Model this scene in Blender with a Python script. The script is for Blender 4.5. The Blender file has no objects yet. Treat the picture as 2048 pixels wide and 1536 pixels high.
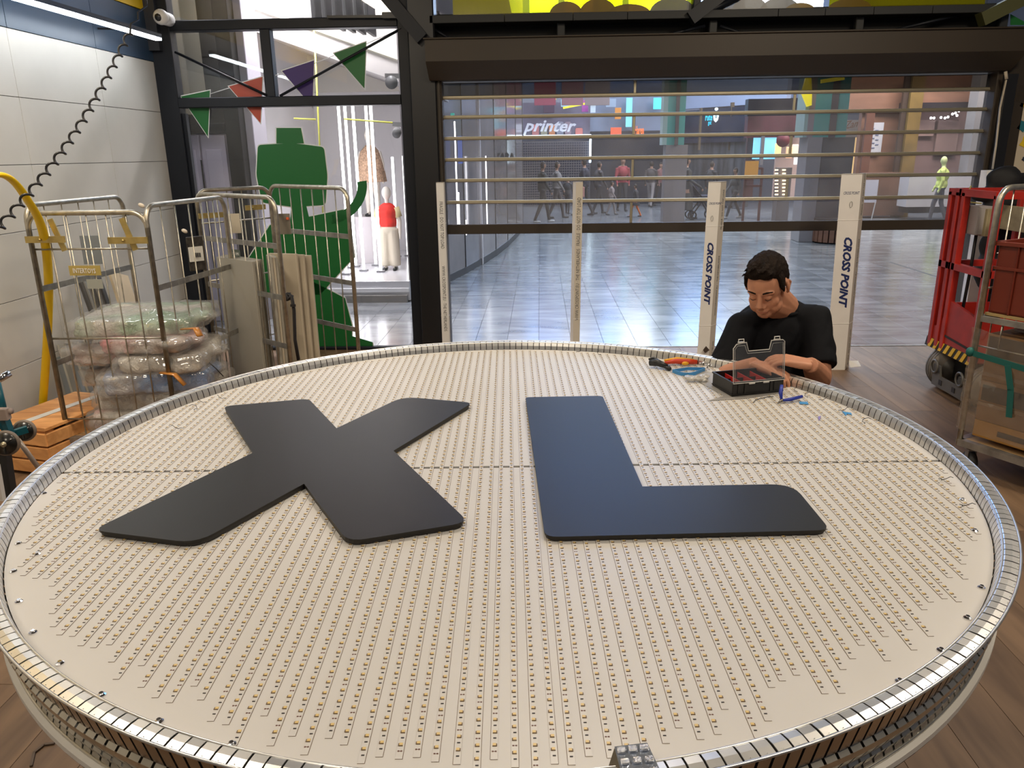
import bpy, bmesh, math, random
from mathutils import Vector, Matrix, noise
random.seed(7)
PI = math.pi
C = bpy.context.scene.collection
scn = bpy.context.scene
# ---------------------------------------------------------------- camera
F = 1534.55; CH = 1.70
pit, rol, yaw = 0.29284, -0.013625, 0.038237
cp, sp = math.cos(pit), math.sin(pit); cr, sr = math.cos(rol), math.sin(rol); cy, sy = math.cos(yaw), math.sin(yaw)
def w2c(v):
    x, y, z = v
    x1 = cy*x+sy*y; y1 = -sy*x+cy*y
    zc = y1*cp-z*sp; yc = -(y1*sp+z*cp)
    return Vector((cr*x1-sr*yc, sr*x1+cr*yc, zc))
cols = [w2c(e) for e in ((1,0,0),(0,1,0),(0,0,1))]
Mwc = Matrix((cols[0], cols[1], cols[2]))          # rows: world axes seen in camera coords (x right, y down, z forward)
cam_d = bpy.data.cameras.new('camera'); cam = bpy.data.objects.new('camera', cam_d); C.objects.link(cam)
cam_d.sensor_width = 36; cam_d.lens = F/2048*36; cam_d.clip_end = 200; cam_d.clip_start = .05
R3 = Matrix((Mwc.col[0], -Mwc.col[1], -Mwc.col[2])).transposed()
cam.matrix_world = Matrix.Translation((0,0,CH)) @ R3.to_4x4()
scn.camera = cam
def ray(x, y): return Mwc @ Vector(((x-1024)/F, (y-768)/F, 1))
def PY(x, y, Y): d = ray(x, y); return Vector((0,0,CH)) + d*(Y/d.y)
def PX(x, y, X): d = ray(x, y); return Vector((0,0,CH)) + d*(X/d.x)
def PZ(x, y, Z): d = ray(x, y); return Vector((0,0,CH)) + d*((Z-CH)/d.z)
# ---------------------------------------------------------------- world, lights, exposure
scn.view_settings.view_transform = 'Standard'; scn.view_settings.look = 'None'
scn.view_settings.exposure = 0.0; scn.view_settings.gamma = 1; scn.view_settings.use_curve_mapping = False
w = bpy.data.worlds.new('world'); scn.world = w; w.use_nodes = True
w.node_tree.nodes['Background'].inputs[0].default_value = (.62, .66, .8, 1)
w.node_tree.nodes['Background'].inputs[1].default_value = .10
def area(name, loc, size, power, col, look=(0,0,-1), sy_=None):
    l = bpy.data.lights.new(name, 'AREA'); l.energy = power; l.color = col; l.shape = 'RECTANGLE'; l.size = size; l.size_y = sy_ or size
    o = bpy.data.objects.new(name, l); C.objects.link(o); o.location = loc
    o.rotation_euler = Vector(look).to_track_quat('-Z', 'Y').to_euler(); return o
WARM = (1, .86, .68)
area('store_overhead_light', (1.9, .6, 3.55), .7, 40, WARM, (-.25, .35, -1), .7)
area('store_overhead_light', (.1, 3.3, 3.6), .7, 34, WARM, (0, .0, -1), .7)
area('store_overhead_light', (-1.2, -.6, 3.55), .9, 43, WARM, (0, .3, -1), .9)
area('store_overhead_light', (2.6, 3.2, 3.55), .4, 58, WARM, (-.1, .45, -1), .4)
area('store_overhead_light', (-2.1, 2.6, 3.6), .6, 62, WARM, (-.45, .25, -1), .6)  # extra lamp added to brighten the left wall
area('mall_ceiling_light', (1.5, 12, 6.9), 7, 430, (.80, .90, 1), (0, 0, -1), 4)
area('mall_ceiling_light', (4, 20.5, 6.9), 10, 1350, (.80, .90, 1), (0, 0, -1), 6)
area('display_fill_light', (-2.3, 8.7, 4.3), 1.4, 380, (1, .95, .98), (0, .45, -1), .6)  # unseen lamp added to whiten the display interior
area('passage_fill_light', (-3.5, 7.4, 4.2), .5, 30, (.95, .92, 1), (-.1, .2, -1), .4)  # added fill so the lilac door does not go dark
area('kiosk_fill_light', (9.5, 17, 6.2), 5, 900, (1, .93, .86), (.1, .35, -1), 2)  # added fill that lifts the right side of the mall
# ---------------------------------------------------------------- materials
MATS = {}
def mat(name, col, rough=.5, metal=0, emit=0, ecol=None, var=0, vscale=8, bump=0, bscale=60, spec=.5, trans=0, coat=0, stretch=None, alpha=None):
    if name in MATS: return MATS[name]
    m = bpy.data.materials.new(name); m.use_nodes = True; nt = m.node_tree; b = nt.nodes['Principled BSDF']
    c = tuple(col)+(1,)
    b.inputs['Base Color'].default_value = c; b.inputs['Roughness'].default_value = rough; b.inputs['Metallic'].default_value = metal
    b.inputs['Specular IOR Level'].default_value = spec
    if coat: b.inputs['Coat Weight'].default_value = coat; b.inputs['Coat Roughness'].default_value = .12
    if emit: b.inputs['Emission Color'].default_value = tuple(ecol or col)+(1,); b.inputs['Emission Strength'].default_value = emit
    if var or bump:
        tc = nt.nodes.new('ShaderNodeTexCoord'); src = tc.outputs['Object']
        if stretch:
            mp = nt.nodes.new('ShaderNodeMapping'); mp.inputs['Scale'].default_value = stretch; nt.links.new(src, mp.inputs[0]); src = mp.outputs[0]
    if var:
        n = nt.nodes.new('ShaderNodeTexNoise'); n.inputs['Scale'].default_value = vscale; n.inputs['Detail'].default_value = 6; nt.links.new(src, n.inputs[0])
        r = nt.nodes.new('ShaderNodeValToRGB'); r.color_ramp.elements[0].position = .3; r.color_ramp.elements[1].position = .7
        r.color_ramp.elements[0].color = tuple(max(0, k*(1-var)) for k in col)+(1,); r.color_ramp.elements[1].color = tuple(min(1, k*(1+var)) for k in col)+(1,)
        nt.links.new(n.outputs[0], r.inputs[0]); nt.links.new(r.outputs[0], b.inputs['Base Color'])
    if bump:
        n = nt.nodes.new('ShaderNodeTexNoise'); n.inputs['Scale'].default_value = bscale; n.inputs['Detail'].default_value = 4; nt.links.new(src, n.inputs[0])
        bp = nt.nodes.new('ShaderNodeBump'); bp.inputs['Strength'].default_value = bump; bp.inputs['Distance'].default_value = .01
        nt.links.new(n.outputs[0], bp.inputs['Height']); nt.links.new(bp.outputs[0], b.inputs['Normal'])
    MATS[name] = m; return m
def film(name, tcol, dcol, df, gl=.06, rough=.05):
    """thin see-through sheet: tinted transparency, some diffuse haze, a little mirror"""
    m = bpy.data.materials.new(name); m.use_nodes = True; nt = m.node_tree; nt.nodes.clear()
    o = nt.nodes.new('ShaderNodeOutputMaterial'); t = nt.nodes.new('ShaderNodeBsdfTransparent'); t.inputs[0].default_value = tuple(tcol)+(1,)
    d = nt.nodes.new('ShaderNodeBsdfDiffuse'); d.inputs[0].default_value = tuple(dcol)+(1,)
    g = nt.nodes.new('ShaderNodeBsdfGlossy'); g.inputs['Roughness'].default_value = rough
    a = nt.nodes.new('ShaderNodeMixShader'); b = nt.nodes.new('ShaderNodeMixShader')
    nt.links.new(t.outputs[0], a.inputs[1]); nt.links.new(d.outputs[0], a.inputs[2])
    if df < 0:      # cloudy dirt
        tc = nt.nodes.new('ShaderNodeTexCoord'); n = nt.nodes.new('ShaderNodeTexNoise'); n.inputs['Scale'].default_value = 2.2; n.inputs['Detail'].default_value = 7
        mr = nt.nodes.new('ShaderNodeMapRange'); mr.inputs[1].default_value = .35; mr.inputs[2].default_value = .75; mr.inputs[3].default_value = -df*.35; mr.inputs[4].default_value = -df*1.3
        nt.links.new(tc.outputs['Object'], n.inputs[0]); nt.links.new(n.outputs[0], mr.inputs[0]); nt.links.new(mr.outputs[0], a.inputs[0])
    else: a.inputs[0].default_value = df
    b.inputs[0].default_value = gl
    nt.links.new(a.outputs[0], b.inputs[1]); nt.links.new(g.outputs[0], b.inputs[2]); nt.links.new(b.outputs[0], o.inputs[0])
    MATS[name] = m; return m
def wood_mat(name, c1, c2, rough=.4, scale=(1.5, 14, 14), perobj=.25, bump=.05):
    m = bpy.data.materials.new(name); m.use_nodes = True; nt = m.node_tree; b = nt.nodes['Principled BSDF']; b.inputs['Roughness'].default_value = rough
    tc = nt.nodes.new('ShaderNodeTexCoord'); oi = nt.nodes.new('ShaderNodeObjectInfo'); ad = nt.nodes.new('ShaderNodeVectorMath'); ad.operation = 'ADD'
    mu = nt.nodes.new('ShaderNodeMath'); mu.operation = 'MULTIPLY'; mu.inputs[1].default_value = 37
    nt.links.new(oi.outputs['Random'], mu.inputs[0]); nt.links.new(tc.outputs['Object'], ad.inputs[0]); nt.links.new(mu.outputs[0], ad.inputs[1])
    mp = nt.nodes.new('ShaderNodeMapping'); mp.inputs['Scale'].default_value = scale; nt.links.new(ad.outputs[0], mp.inputs[0])
    n = nt.nodes.new('ShaderNodeTexNoise'); n.inputs['Scale'].default_value = 1; n.inputs['Detail'].default_value = 8; n.inputs['Distortion'].default_value = .8; nt.links.new(mp.outputs[0], n.inputs[0])
    r = nt.nodes.new('ShaderNodeValToRGB'); r.color_ramp.elements[0].position = .32; r.color_ramp.elements[1].position = .68
    r.color_ramp.elements[0].color = tuple(c1)+(1,); r.color_ramp.elements[1].color = tuple(c2)+(1,); nt.links.new(n.outputs[0], r.inputs[0])
    h = nt.nodes.new('ShaderNodeHueSaturation'); mr = nt.nodes.new('ShaderNodeMapRange'); mr.inputs[3].default_value = 1-perobj; mr.inputs[4].default_value = 1+perobj
    nt.links.new(oi.outputs['Random'], mr.inputs[0]); nt.links.new(mr.outputs[0], h.inputs['Value']); nt.links.new(r.outputs[0], h.inputs['Color']); nt.links.new(h.outputs[0], b.inputs['Base Color'])
    bp = nt.nodes.new('ShaderNodeBump'); bp.inputs['Strength'].default_value = bump; nt.links.new(n.outputs[0], bp.inputs['Height']); nt.links.new(bp.outputs[0], b.inputs['Normal'])
    MATS[name] = m; return m
def tile_mat(name, c1, c2, rough, perobj=.12, vs=3, grout=False):
    m = bpy.data.materials.new(name); m.use_nodes = True; nt = m.node_tree; b = nt.nodes['Principled BSDF']; b.inputs['Roughness'].default_value = rough; b.inputs['Specular IOR Level'].default_value = .7
    g = nt.nodes.new('ShaderNodeNewGeometry'); oi = nt.nodes.new('ShaderNodeObjectInfo')
    mp = nt.nodes.new('ShaderNodeMapping'); mp.inputs['Scale'].default_value = (vs*.6, vs*2.2, vs); nt.links.new(g.outputs['Position'], mp.inputs[0])
    n = nt.nodes.new('ShaderNodeTexNoise'); n.inputs['Scale'].default_value = 1; n.inputs['Detail'].default_value = 9; n.inputs['Distortion'].default_value = .5; nt.links.new(mp.outputs[0], n.inputs[0])
    r = nt.nodes.new('ShaderNodeValToRGB'); r.color_ramp.elements[0].position = .3; r.color_ramp.elements[1].position = .7
    r.color_ramp.elements[0].color = tuple(c1)+(1,); r.color_ramp.elements[1].color = tuple(c2)+(1,); nt.links.new(n.outputs[0], r.inputs[0])
    h = nt.nodes.new('ShaderNodeHueSaturation'); mr = nt.nodes.new('ShaderNodeMapRange'); mr.inputs[3].default_value = 1-perobj; mr.inputs[4].default_value = 1+perobj
    nt.links.new(oi.outputs['Random'], mr.inputs[0]); nt.links.new(mr.outputs[0], h.inputs['Value'])
    src = r.outputs[0]
    if grout:
        br = nt.nodes.new('ShaderNodeTexBrick'); br.inputs['Scale'].default_value = 1; br.inputs['Brick Width'].default_value = .6; br.inputs['Row Height'].default_value = .6; br.offset = 0
        br.inputs['Mortar Size'].default_value = .006; br.inputs['Color1'].default_value = (1,1,1,1); br.inputs['Color2'].default_value = (.78,.78,.78,1); br.inputs['Mortar'].default_value = (.3,.3,.3,1)
        nt.links.new(g.outputs['Position'], br.inputs['Vector']); mx = nt.nodes.new('ShaderNodeMixRGB'); mx.blend_type = 'MULTIPLY'; mx.inputs[0].default_value = 1
        nt.links.new(src, mx.inputs[1]); nt.links.new(br.outputs[0], mx.inputs[2]); src = mx.outputs[0]
    nt.links.new(src, h.inputs['Color']); nt.links.new(h.outputs[0], b.inputs['Base Color'])
    mr2 = nt.nodes.new('ShaderNodeMapRange'); mr2.inputs[3].default_value = rough*.7; mr2.inputs[4].default_value = rough*1.5; nt.links.new(n.outputs[0], mr2.inputs[0]); nt.links.new(mr2.outputs[0], b.inputs['Roughness'])
    bp = nt.nodes.new('ShaderNodeBump'); bp.inputs['Strength'].default_value = .035; bp.inputs['Distance'].default_value = .015; nt.links.new(n.outputs[0], bp.inputs['Height']); nt.links.new(bp.outputs[0], b.inputs['Normal'])
    MATS[name] = m; return m
# ---------------------------------------------------------------- mesh builder
ORG = {}
class MB:
    def __init__(s): s.v = []; s.f = []; s.sm = []; s.mi = []
    def add(s, vs, fs, smooth=False, mi=0):
        o = len(s.v); s.v += [Vector(v) for v in vs]; s.f += [[o+i for i in f] for f in fs]; s.sm += [smooth]*len(fs); s.mi += [mi]*len(fs); return s
    def box(s, c, d, R=None, mi=0):
        x, y, z = d[0]/2, d[1]/2, d[2]/2; vs = [Vector((a, b, e)) for a in (-x, x) for b in (-y, y) for e in (-z, z)]
        if R is not None: vs = [R @ v for v in vs]
        c = Vector(c); return s.add([v+c for v in vs], [(0,1,3,2),(4,6,7,5),(0,4,5,1),(2,3,7,6),(0,2,6,4),(1,5,7,3)], mi=mi)
    def rbox(s, c, d, r=.01, R=None, seg=2, axis=2, mi=0):
        """box with corners rounded around one axis and small chamfers on the caps"""
        a, b = [i for i in range(3) if i != axis]; hx, hy, hz = d[a]/2, d[b]/2, d[axis]/2; r = min(r, hx*.98, hy*.98)
        def ringp(k, zz):
            out = []
            for (sx, sy_, a0) in ((1,1,0),(-1,1,PI/2),(-1,-1,PI),(1,-1,PI*1.5)):
                for i in range(seg+1):
                    t = a0+PI/2*i/seg; p = [0,0,0]; p[a] = sx*(hx-r)+(r-k)*math.cos(t); p[b] = sy_*(hy-r)+(r-k)*math.sin(t); p[axis] = zz; out.append(Vector(p))
            return out
        k = min(r*.4, hz*.4); rings = [ringp(k, -hz), ringp(0, -hz+k), ringp(0, hz-k), ringp(k, hz)]; n = len(rings[0]); vs = sum(rings, []); fs = [tuple(range(n))[::-1], tuple(range(3*n, 4*n))]
        for j in range(3):
            for i in range(n): fs.append((j*n+i, j*n+(i+1) % n, (j+1)*n+(i+1) % n, (j+1)*n+i))
        if R is not None: vs = [R @ v for v in vs]
        c = Vector(c); return s.add([v+c for v in vs], fs, mi=mi)
    def tube(s, path, r, n=8, closed=False, flat=None, mi=0, smooth=True):
        P = [Vector(p) for p in path]; N = len(P); vs = []; fs = []; up = None
        for i in range(N):
            if closed: t = P[(i+1) % N]-P[i-1]
            else: t = P[min(i+1, N-1)]-P[max(i-1, 0)]
            t = t.normalized() if t.length > 1e-9 else Vector((0,0,1))
            if up is None: up = Vector((0,0,1)) if abs(t.z) < .9 else Vector((1,0,0))
            u = (up-t*up.dot(t)); u = u.normalized() if u.length > 1e-6 else t.orthogonal().normalized(); up = u; b = t.cross(u)
            rr = r[i] if isinstance(r, (list, tuple)) else r
            for k in range(n):
                a = 2*PI*k/n; vs.append(P[i]+u*(math.cos(a)*rr*(flat or 1))+b*(math.sin(a)*rr))
        M = N if closed else N-1
        for i in range(M):
            for k in range(n): fs.append((i*n+k, i*n+(k+1) % n, ((i+1) % N)*n+(k+1) % n, ((i+1) % N)*n+k))
        if not closed: fs += [tuple(range(n))[::-1], tuple(range((N-1)*n, N*n))]
        return s.add(vs, fs, smooth, mi)
    def cyl(s, p0, p1, r, n=12, mi=0, smooth=True, r1=None): return s.tube([p0, p1], [r, r if r1 is None else r1], n, mi=mi, smooth=smooth)
    def bar(s, p0, p1, w_, h_, up=(0,0,1), mi=0):
        p0, p1 = Vector(p0), Vector(p1); t = (p1-p0).normalized(); u = Vector(up); u = (u-t*u.dot(t)).normalized(); b = t.cross(u); vs = []
        for p in (p0, p1):
            for (a, c) in ((-1,-1),(1,-1),(1,1),(-1,1)): vs.append(p+b*(a*w_/2)+u*(c*h_/2))
        return s.add(vs, [(3,2,1,0),(4,5,6,7),(0,1,5,4),(1,2,6,5),(2,3,7,6),(3,0,4,7)], mi=mi)
    def prism(s, poly, off, mi=0):
        n = len(poly); P = [Vector(p) for p in poly]; off = Vector(off); s.add(P+[p+off for p in P], [tuple(range(n))[::-1], tuple(range(n, 2*n))]+[(i, (i+1) % n, n+(i+1) % n, n+i) for i in range(n)], mi=mi); return s
    def sphere(s, c, r, R=None, u=12, v_=8, mi=0):
        c = Vector(c); r = r if isinstance(r, (list, tuple)) else (r, r, r); vs = []; fs = []
        for j in range(1, v_):
            for i in range(u):
                th = PI*j/v_; ph = 2*PI*i/u; p = Vector((r[0]*math.sin(th)*math.cos(ph), r[1]*math.sin(th)*math.sin(ph), r[2]*math.cos(th)))
                vs.append(c+(R @ p if R is not None else p))
        t, b = len(vs), len(vs)+1
        for z in (1, -1): p = Vector((0,0,z*r[2])); vs.append(c+(R @ p if R is not None else p))
        for j in range(v_-2):
            for i in range(u): fs.append((j*u+i, (j+1)*u+i, (j+1)*u+(i+1) % u, j*u+(i+1) % u))
        for i in range(u): fs.append((t, i, (i+1) % u)); fs.append((b, (v_-2)*u+(i+1) % u, (v_-2)*u+i))
        return s.add(vs, fs, True, mi)
    def build(s, name, m, parent=None, label=None, **kw):
        if parent is not None: o0 = ORG[parent.name]
        else:
            xs = [v.x for v in s.v]; ys = [v.y for v in s.v]; o0 = Vector(((min(xs)+max(xs))/2, (min(ys)+max(ys))/2, min(v.z for v in s.v)))
        me = bpy.data.meshes.new(name); me.from_pydata([v-o0 for v in s.v], [], s.f)
        for mm in (m if isinstance(m, (list, tuple)) else [m]): me.materials.append(mm)
        me.polygons.foreach_set('use_smooth', s.sm); me.polygons.foreach_set('material_index', s.mi)
        bm = bmesh.new(); bm.from_mesh(me); bmesh.ops.recalc_face_normals(bm, faces=bm.faces); bm.to_mesh(me); bm.free(); me.update()
        return link(me, name, parent, o0, label, **kw)
def link(me, name, parent, o0, label=None, kind=None):
    o = bpy.data.objects.new(name, me); C.objects.link(o)
    if parent is not None: o.parent = parent
    else: o.location = o0
    ORG[o.name] = Vector(o0)
    if label: o['label'] = label
    if kind: o['kind'] = kind
    return o
def thing(name, loc, label, cat, group=None):
    o = bpy.data.objects.new(name, None); C.objects.link(o); o.location = loc; o.empty_display_size = .05; ORG[o.name] = Vector(loc)
    return tag(o, label, cat, group)
def tag(o, label, cat, group=None):
    o['label'] = label; o['category'] = cat
    if group: o['group'] = group
    return o
def struct(o): o['kind'] = 'structure'; return o
def instance(me, name, parent, loc, rot=(0,0,0), scale=None):
    o = bpy.data.objects.new(name, me); C.objects.link(o); o.parent = parent; o.location = Vector(loc)-ORG[parent.name]; o.rotation_euler = rot
    if scale: o.scale = scale
    ORG[o.name] = Vector(loc); return o
def mesh_of(mb, m):
    me = bpy.data.meshes.new('shape'); me.from_pydata(mb.v, [], mb.f); me.materials.append(m)
    bm = bmesh.new(); bm.from_mesh(me); bmesh.ops.recalc_face_normals(bm, faces=bm.faces); bm.to_mesh(me); bm.free(); return me
def blob(mb, voxel, smooth=4, displace=None):
    """union of overlapping closed shapes as one continuous skin"""
    me = bpy.data.meshes.new('tmp'); me.from_pydata(mb.v, [], mb.f)
    bm = bmesh.new(); bm.from_mesh(me); bmesh.ops.recalc_face_normals(bm, faces=bm.faces); bm.to_mesh(me); bm.free()
    o = bpy.data.objects.new('tmp', me); C.objects.link(o)
    r = o.modifiers.new('r', 'REMESH'); r.mode = 'VOXEL'; r.voxel_size = voxel
    if smooth: q = o.modifiers.new('s', 'SMOOTH'); q.iterations = smooth; q.factor = .5
    dg = bpy.context.evaluated_depsgraph_get(); me2 = bpy.data.meshes.new_from_object(o.evaluated_get(dg))
    bpy.data.objects.remove(o); bpy.data.meshes.remove(me)
    if displace:
        for v in me2.vertices: v.co = displace(v.co)
    me2.polygons.foreach_set('use_smooth', [True]*len(me2.polygons))
    return me2
def blob_obj(mb, voxel, smooth, name, m, parent=None, displace=None, label=None, pick=None, **kw):
    me = blob(mb, voxel, smooth, displace)
    o0 = ORG[parent.name] if parent is not None else Vector((sum(v.x for v in mb.v)/len(mb.v), sum(v.y for v in mb.v)/len(mb.v), min(v.z for v in mb.v)))
    for mm in (m if isinstance(m, (list, tuple)) else [m]): me.materials.append(mm)
    if pick:
        for p in me.polygons: p.material_index = pick(p.center)
    me.name = name
    for v in me.vertices: v.co -= o0
    return link(me, name, parent, o0, label, **kw)
def text(body, size, origin, right, up, m, parent, shear=0, bold=0, name='lettering', depth=.0006, sx=1, align='LEFT', **kw):
    cu = bpy.data.curves.new('t', 'FONT'); cu.body = body; cu.size = size; cu.shear = shear; cu.offset = bold; cu.extrude = depth/2; cu.resolution_u = 2; cu.align_x = align
    o = bpy.data.objects.new('t', cu); C.objects.link(o); dg = bpy.context.evaluated_depsgraph_get(); me = bpy.data.meshes.new_from_object(o.evaluated_get(dg)); bpy.data.objects.remove(o)
    right = Vector(right).normalized(); up = Vector(up).normalized(); nrm = right.cross(up); origin = Vector(origin); o0 = ORG[parent.name] if parent is not None else origin
    for v in me.vertices: c = v.co.copy(); v.co = origin+right*(c.x*sx)+up*c.y+nrm*c.z-o0
    me.materials.clear(); me.materials.append(m); me.name = name
    return link(me, name, parent, o0, **kw)
def roundpoly(pts, r=.03, seg=5):
    """round the corners of a 2-D/3-D polygon; r may be a list"""
    P = [Vector(p) for p in pts]; n = len(P); out = []
    for i in range(n):
        a, b, c = P[i-1], P[i], P[(i+1) % n]; rr = r[i] if isinstance(r, (list, tuple)) else r
        if rr <= 0: out.append(b); continue
        u = (a-b); v = (c-b); k = min(rr, u.length*.45, v.length*.45); p0 = b+u.normalized()*k; p1 = b+v.normalized()*k
        for j in range(seg+1):
            t = j/seg; out.append(p0*(1-t)**2+b*(2*t*(1-t))+p1*t*t)
    return out

def sroot(name, loc):
    o = bpy.data.objects.new(name, None); C.objects.link(o); o.location = loc; o.empty_display_size = .05; ORG[o.name] = Vector(loc); o['kind'] = 'structure'; return o
# ================================================================ materials used
M_white = mat('matte_white', (.74,.72,.68), .45); M_black = mat('black_plastic', (.012,.012,.013), .38)
M_steel = mat('charcoal_steel', (.0095,.0115,.0165), .45, spec=.3, var=.15, vscale=3)
M_box = mat('brown_shutter_box', (.036,.025,.014), .55, var=.1, vscale=2)
M_alu = mat('anodised_bar', (.47,.42,.30), .38, .75)
M_gal = mat('galvanised_tube', (.46,.42,.34), .34, .9, var=.25, vscale=25, bump=.1, bscale=200)
M_galdk = mat('worn_flat_bar', (.33,.32,.30), .45, .75, var=.25, vscale=18)
M_brass = mat('brass_latch', (.50,.38,.14), .4, .8, var=.2, vscale=20)
M_clear = film('window_glass', (.96,.97,.97), (.5,.5,.5), .015, .045, .02)
M_poly = film('dusty_polycarbonate', (.92,.92,.94), (.50,.50,.53), -.17, .035, .12)
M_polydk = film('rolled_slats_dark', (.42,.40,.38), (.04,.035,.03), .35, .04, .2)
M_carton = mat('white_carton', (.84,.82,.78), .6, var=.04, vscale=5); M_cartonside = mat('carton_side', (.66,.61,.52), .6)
M_ink = mat('navy_ink', (.015,.03,.13), .5); M_inkb = mat('dark_ink', (.05,.05,.05), .5)
M_skin = mat('skin', (.52,.24,.14), .5, var=.08, vscale=25, bump=.04, bscale=300, spec=.35)
# ================================================================ floor
floor = MB().box((0.3, 1.6, -.02), (9.2, 10.36, .03)).build('floor', mat('subfloor', (.03,.025,.02), .8)); struct(floor)
M_plank = wood_mat('vinyl_plank', (.118,.068,.036), (.245,.150,.082), .52, (9, .9, 9), .13)
pw, pl = .2, 1.52
pm = mesh_of(MB().rbox((0,0,0), (pw-.0015, pl-.0015, .006), .0012, seg=1), M_plank)
for i in range(39):
    x = -3.15+pw/2+i*pw; off = random.random()*pl
    y = 6.78
    k = 0; cut = y-off
    ys = [(cut, y)]; yy = cut
    while yy > .4: ys.append((max(yy-pl, .4-pl), yy)); yy -= pl
    for (a, b) in ys:
        if b-a > .02: instance(pm, 'plank', floor, (x, (a+b)/2, -.003), (0,0,0), (1, (b-a)/pl, 1))
mall = struct(MB().box((2, 20.4, -.02), (26, 27.2, .03)).build('floor_mall', tile_mat('polished_stone', (.15,.16,.175), (.27,.28,.29), .19, grout=True)))
M_tile = tile_mat('polished_stone_tile', (.14,.148,.16), (.28,.285,.29), .18, .18)
tm = mesh_of(MB().rbox((0,0,0), (.297, .597, .006), .001, seg=1), M_tile)
tiles_base = struct(MB().box((.9, 9.48, -.0035), (9.1, 5.4, .003)).build('floor_bed', mat('grout', (.05,.05,.055), .7)))
for i in range(30):
    for j in range(9): instance(tm, 'tile', tiles_base, (-3.46+.3*i, 7.08+.6*j+(.3 if i % 2 else 0)*0, -.0003+random.uniform(-.0004,.0004)))
struct(MB().bar((-3.3,6.79,.001), (4.6,6.79,.001), .02, .008).build('trim_1', M_galdk))
# ================================================================ left wall
wl = struct(MB().box((-3.24, 3.0, 1.6), (.12, 7.6, 3.6)).build('wall_left', mat('wall_backing', (.10,.09,.08), .8)))
M_wt = mat('wall_panel', (.60,.575,.52), .42, var=.05, vscale=2.5, bump=.02, bscale=40); M_wb = mat('blue_band', (.022,.048,.088), .35)
M_wy = mat('yellow_band', (.75,.48,.0), .5)
ye = [6.70, 5.83, 4.87, 3.91, 2.95, 1.99, 1.03, .07]
ze = [.02, .49, .885, 1.277, 1.668, 2.062, 2.452]
for a in range(7):
    for b in range(6): MB().rbox((-3.173, (ye[a]+ye[a+1])/2, (ze[b]+ze[b+1])/2), (.014, ye[a]-ye[a+1]-.004, ze[b+1]-ze[b]-.004), .002, seg=1, axis=0).build('wall_panel', M_wt, wl)
    MB().rbox((-3.170, (ye[a]+ye[a+1])/2, 2.453+.185), (.02, ye[a]-ye[a+1]-.005, .37), .002, seg=1, axis=0).build('band_panel', M_wb, wl)
    MB().rbox((-3.170, (ye[a]+ye[a+1])/2, 3.03), (.02, ye[a]-ye[a+1]-.005, .40), .002, seg=1, axis=0).build('upper_panel', M_wy, wl)
lp = thing('linear_light', (-2.9, 5.2, 2.55), 'long bright white linear light hanging along the blue wall band', 'light')
MB().bar((-2.9, 3.6, 2.575), (-2.9, 6.27, 2.585), .05, .03).build('housing', M_steel, lp)
MB().bar((-2.9, 3.62, 2.552), (-2.9, 6.26, 2.562), .052, .016).build('diffuser', mat('tube_glow', (1,1,1), .5, emit=22, ecol=(.86,.93,1)), lp)
for y in (4.0, 5.9): MB().bar((-3.16, y, 2.59), (-2.9, y, 2.585), .02, .012).build('bracket', M_steel, lp)
# ceiling / unseen shell of the shop
struct(MB().box((0.3, 1.2, 3.85), (9.4, 11.3, .08)).build('ceiling', mat('ceiling_grey', (.12,.11,.10), .8)))
# ================================================================ facade, left part (charcoal frame)
FY = 6.75
def fbar(mb, a, b, w_, d=.12, Y=FY):
    p, q = PY(*a, Y), PY(*b, Y); mb.bar(p, q, d, w_) if abs(p.x-q.x) > abs(p.z-q.z) else mb.bar(p, q, d, w_, up=(1,0,0)); return mb
xl0 = PY(340, 310, FY).x+.0; 
fr = sroot('window_1', (-3.16+.0, FY, 1.7))
def fpart(name, x0, x1, z0, z1, d=.12, y=FY, m=M_steel, parent=fr, **kw): return MB().rbox(((x0+x1)/2, y, (z0+z1)/2), (x1-x0, d, z1-z0), .006, seg=1, axis=2 if z1-z0 > x1-x0 else 0).build(name, m, parent, **kw)
zU0, zU1 = PY(600, 59, FY).z, PY(600, 38, FY).z
zL0, zL1 = PY(600, 213, FY).z, PY(600, 193, FY).z
xM0, xM1 = PY(528, 120, FY).x, PY(548, 120, FY).x
xR0, xR1 = PY(804, 200, FY).x, PY(870, 200, FY).x
fpart('frame_post', -3.17, -3.0, 0, 3.75)
fpart('frame_post', xR0, xR0+.09, 0, 3.75)
pill = struct(MB().rbox(((xR0+.09+xR1+.03)/2, FY-.02, 1.88), (xR1-xR0-.06, .2, 3.75), .01, seg=1).build('trim_2', mat('pillar_black', (.008,.008,.009), .4)))
fpart('top_beam', -3.0, xR0, zU0, zU1); fpart('lower_beam', -3.0, xR0, zL0, zL1, .14); fpart('mullion', xM0, xM1, zL1, zU0, .1)
fpart('bottom_rail', -3.0, xR0, 0, .03, .06)
MB().box((-2.985, FY, 1.05), (.03, .05, 2.0)).build('sash_rail', M_steel, fr)
for a, b in (((350,104),(534,191)), ((560,192),(803,57))):
    MB().cyl(PY(*a, FY-.05), PY(*b, FY-.05), .011, 8).build('brace_rod', M_steel, fr)
MB().bar(PY(655, 34, FY-.09), PY(795, 33, FY-.09), .03, .02).bar(PY(765, 31, FY-.09), PY(798, 31, FY-.09), .05, .045).build('door_closer', M_black, fr)
MB().box(((-3.0+xR0)/2, FY+.01, (.03+zL0)/2), (xR0+3.0, .006, zL0-.03)).build('glass_pane', M_clear, fr)
MB().box(((-3.0+xM0)/2, FY+.01, (zL1+zU0)/2), (xM0+3.0, .006, zU0-zL1)).build('glass_pane', M_clear, fr)
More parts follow.
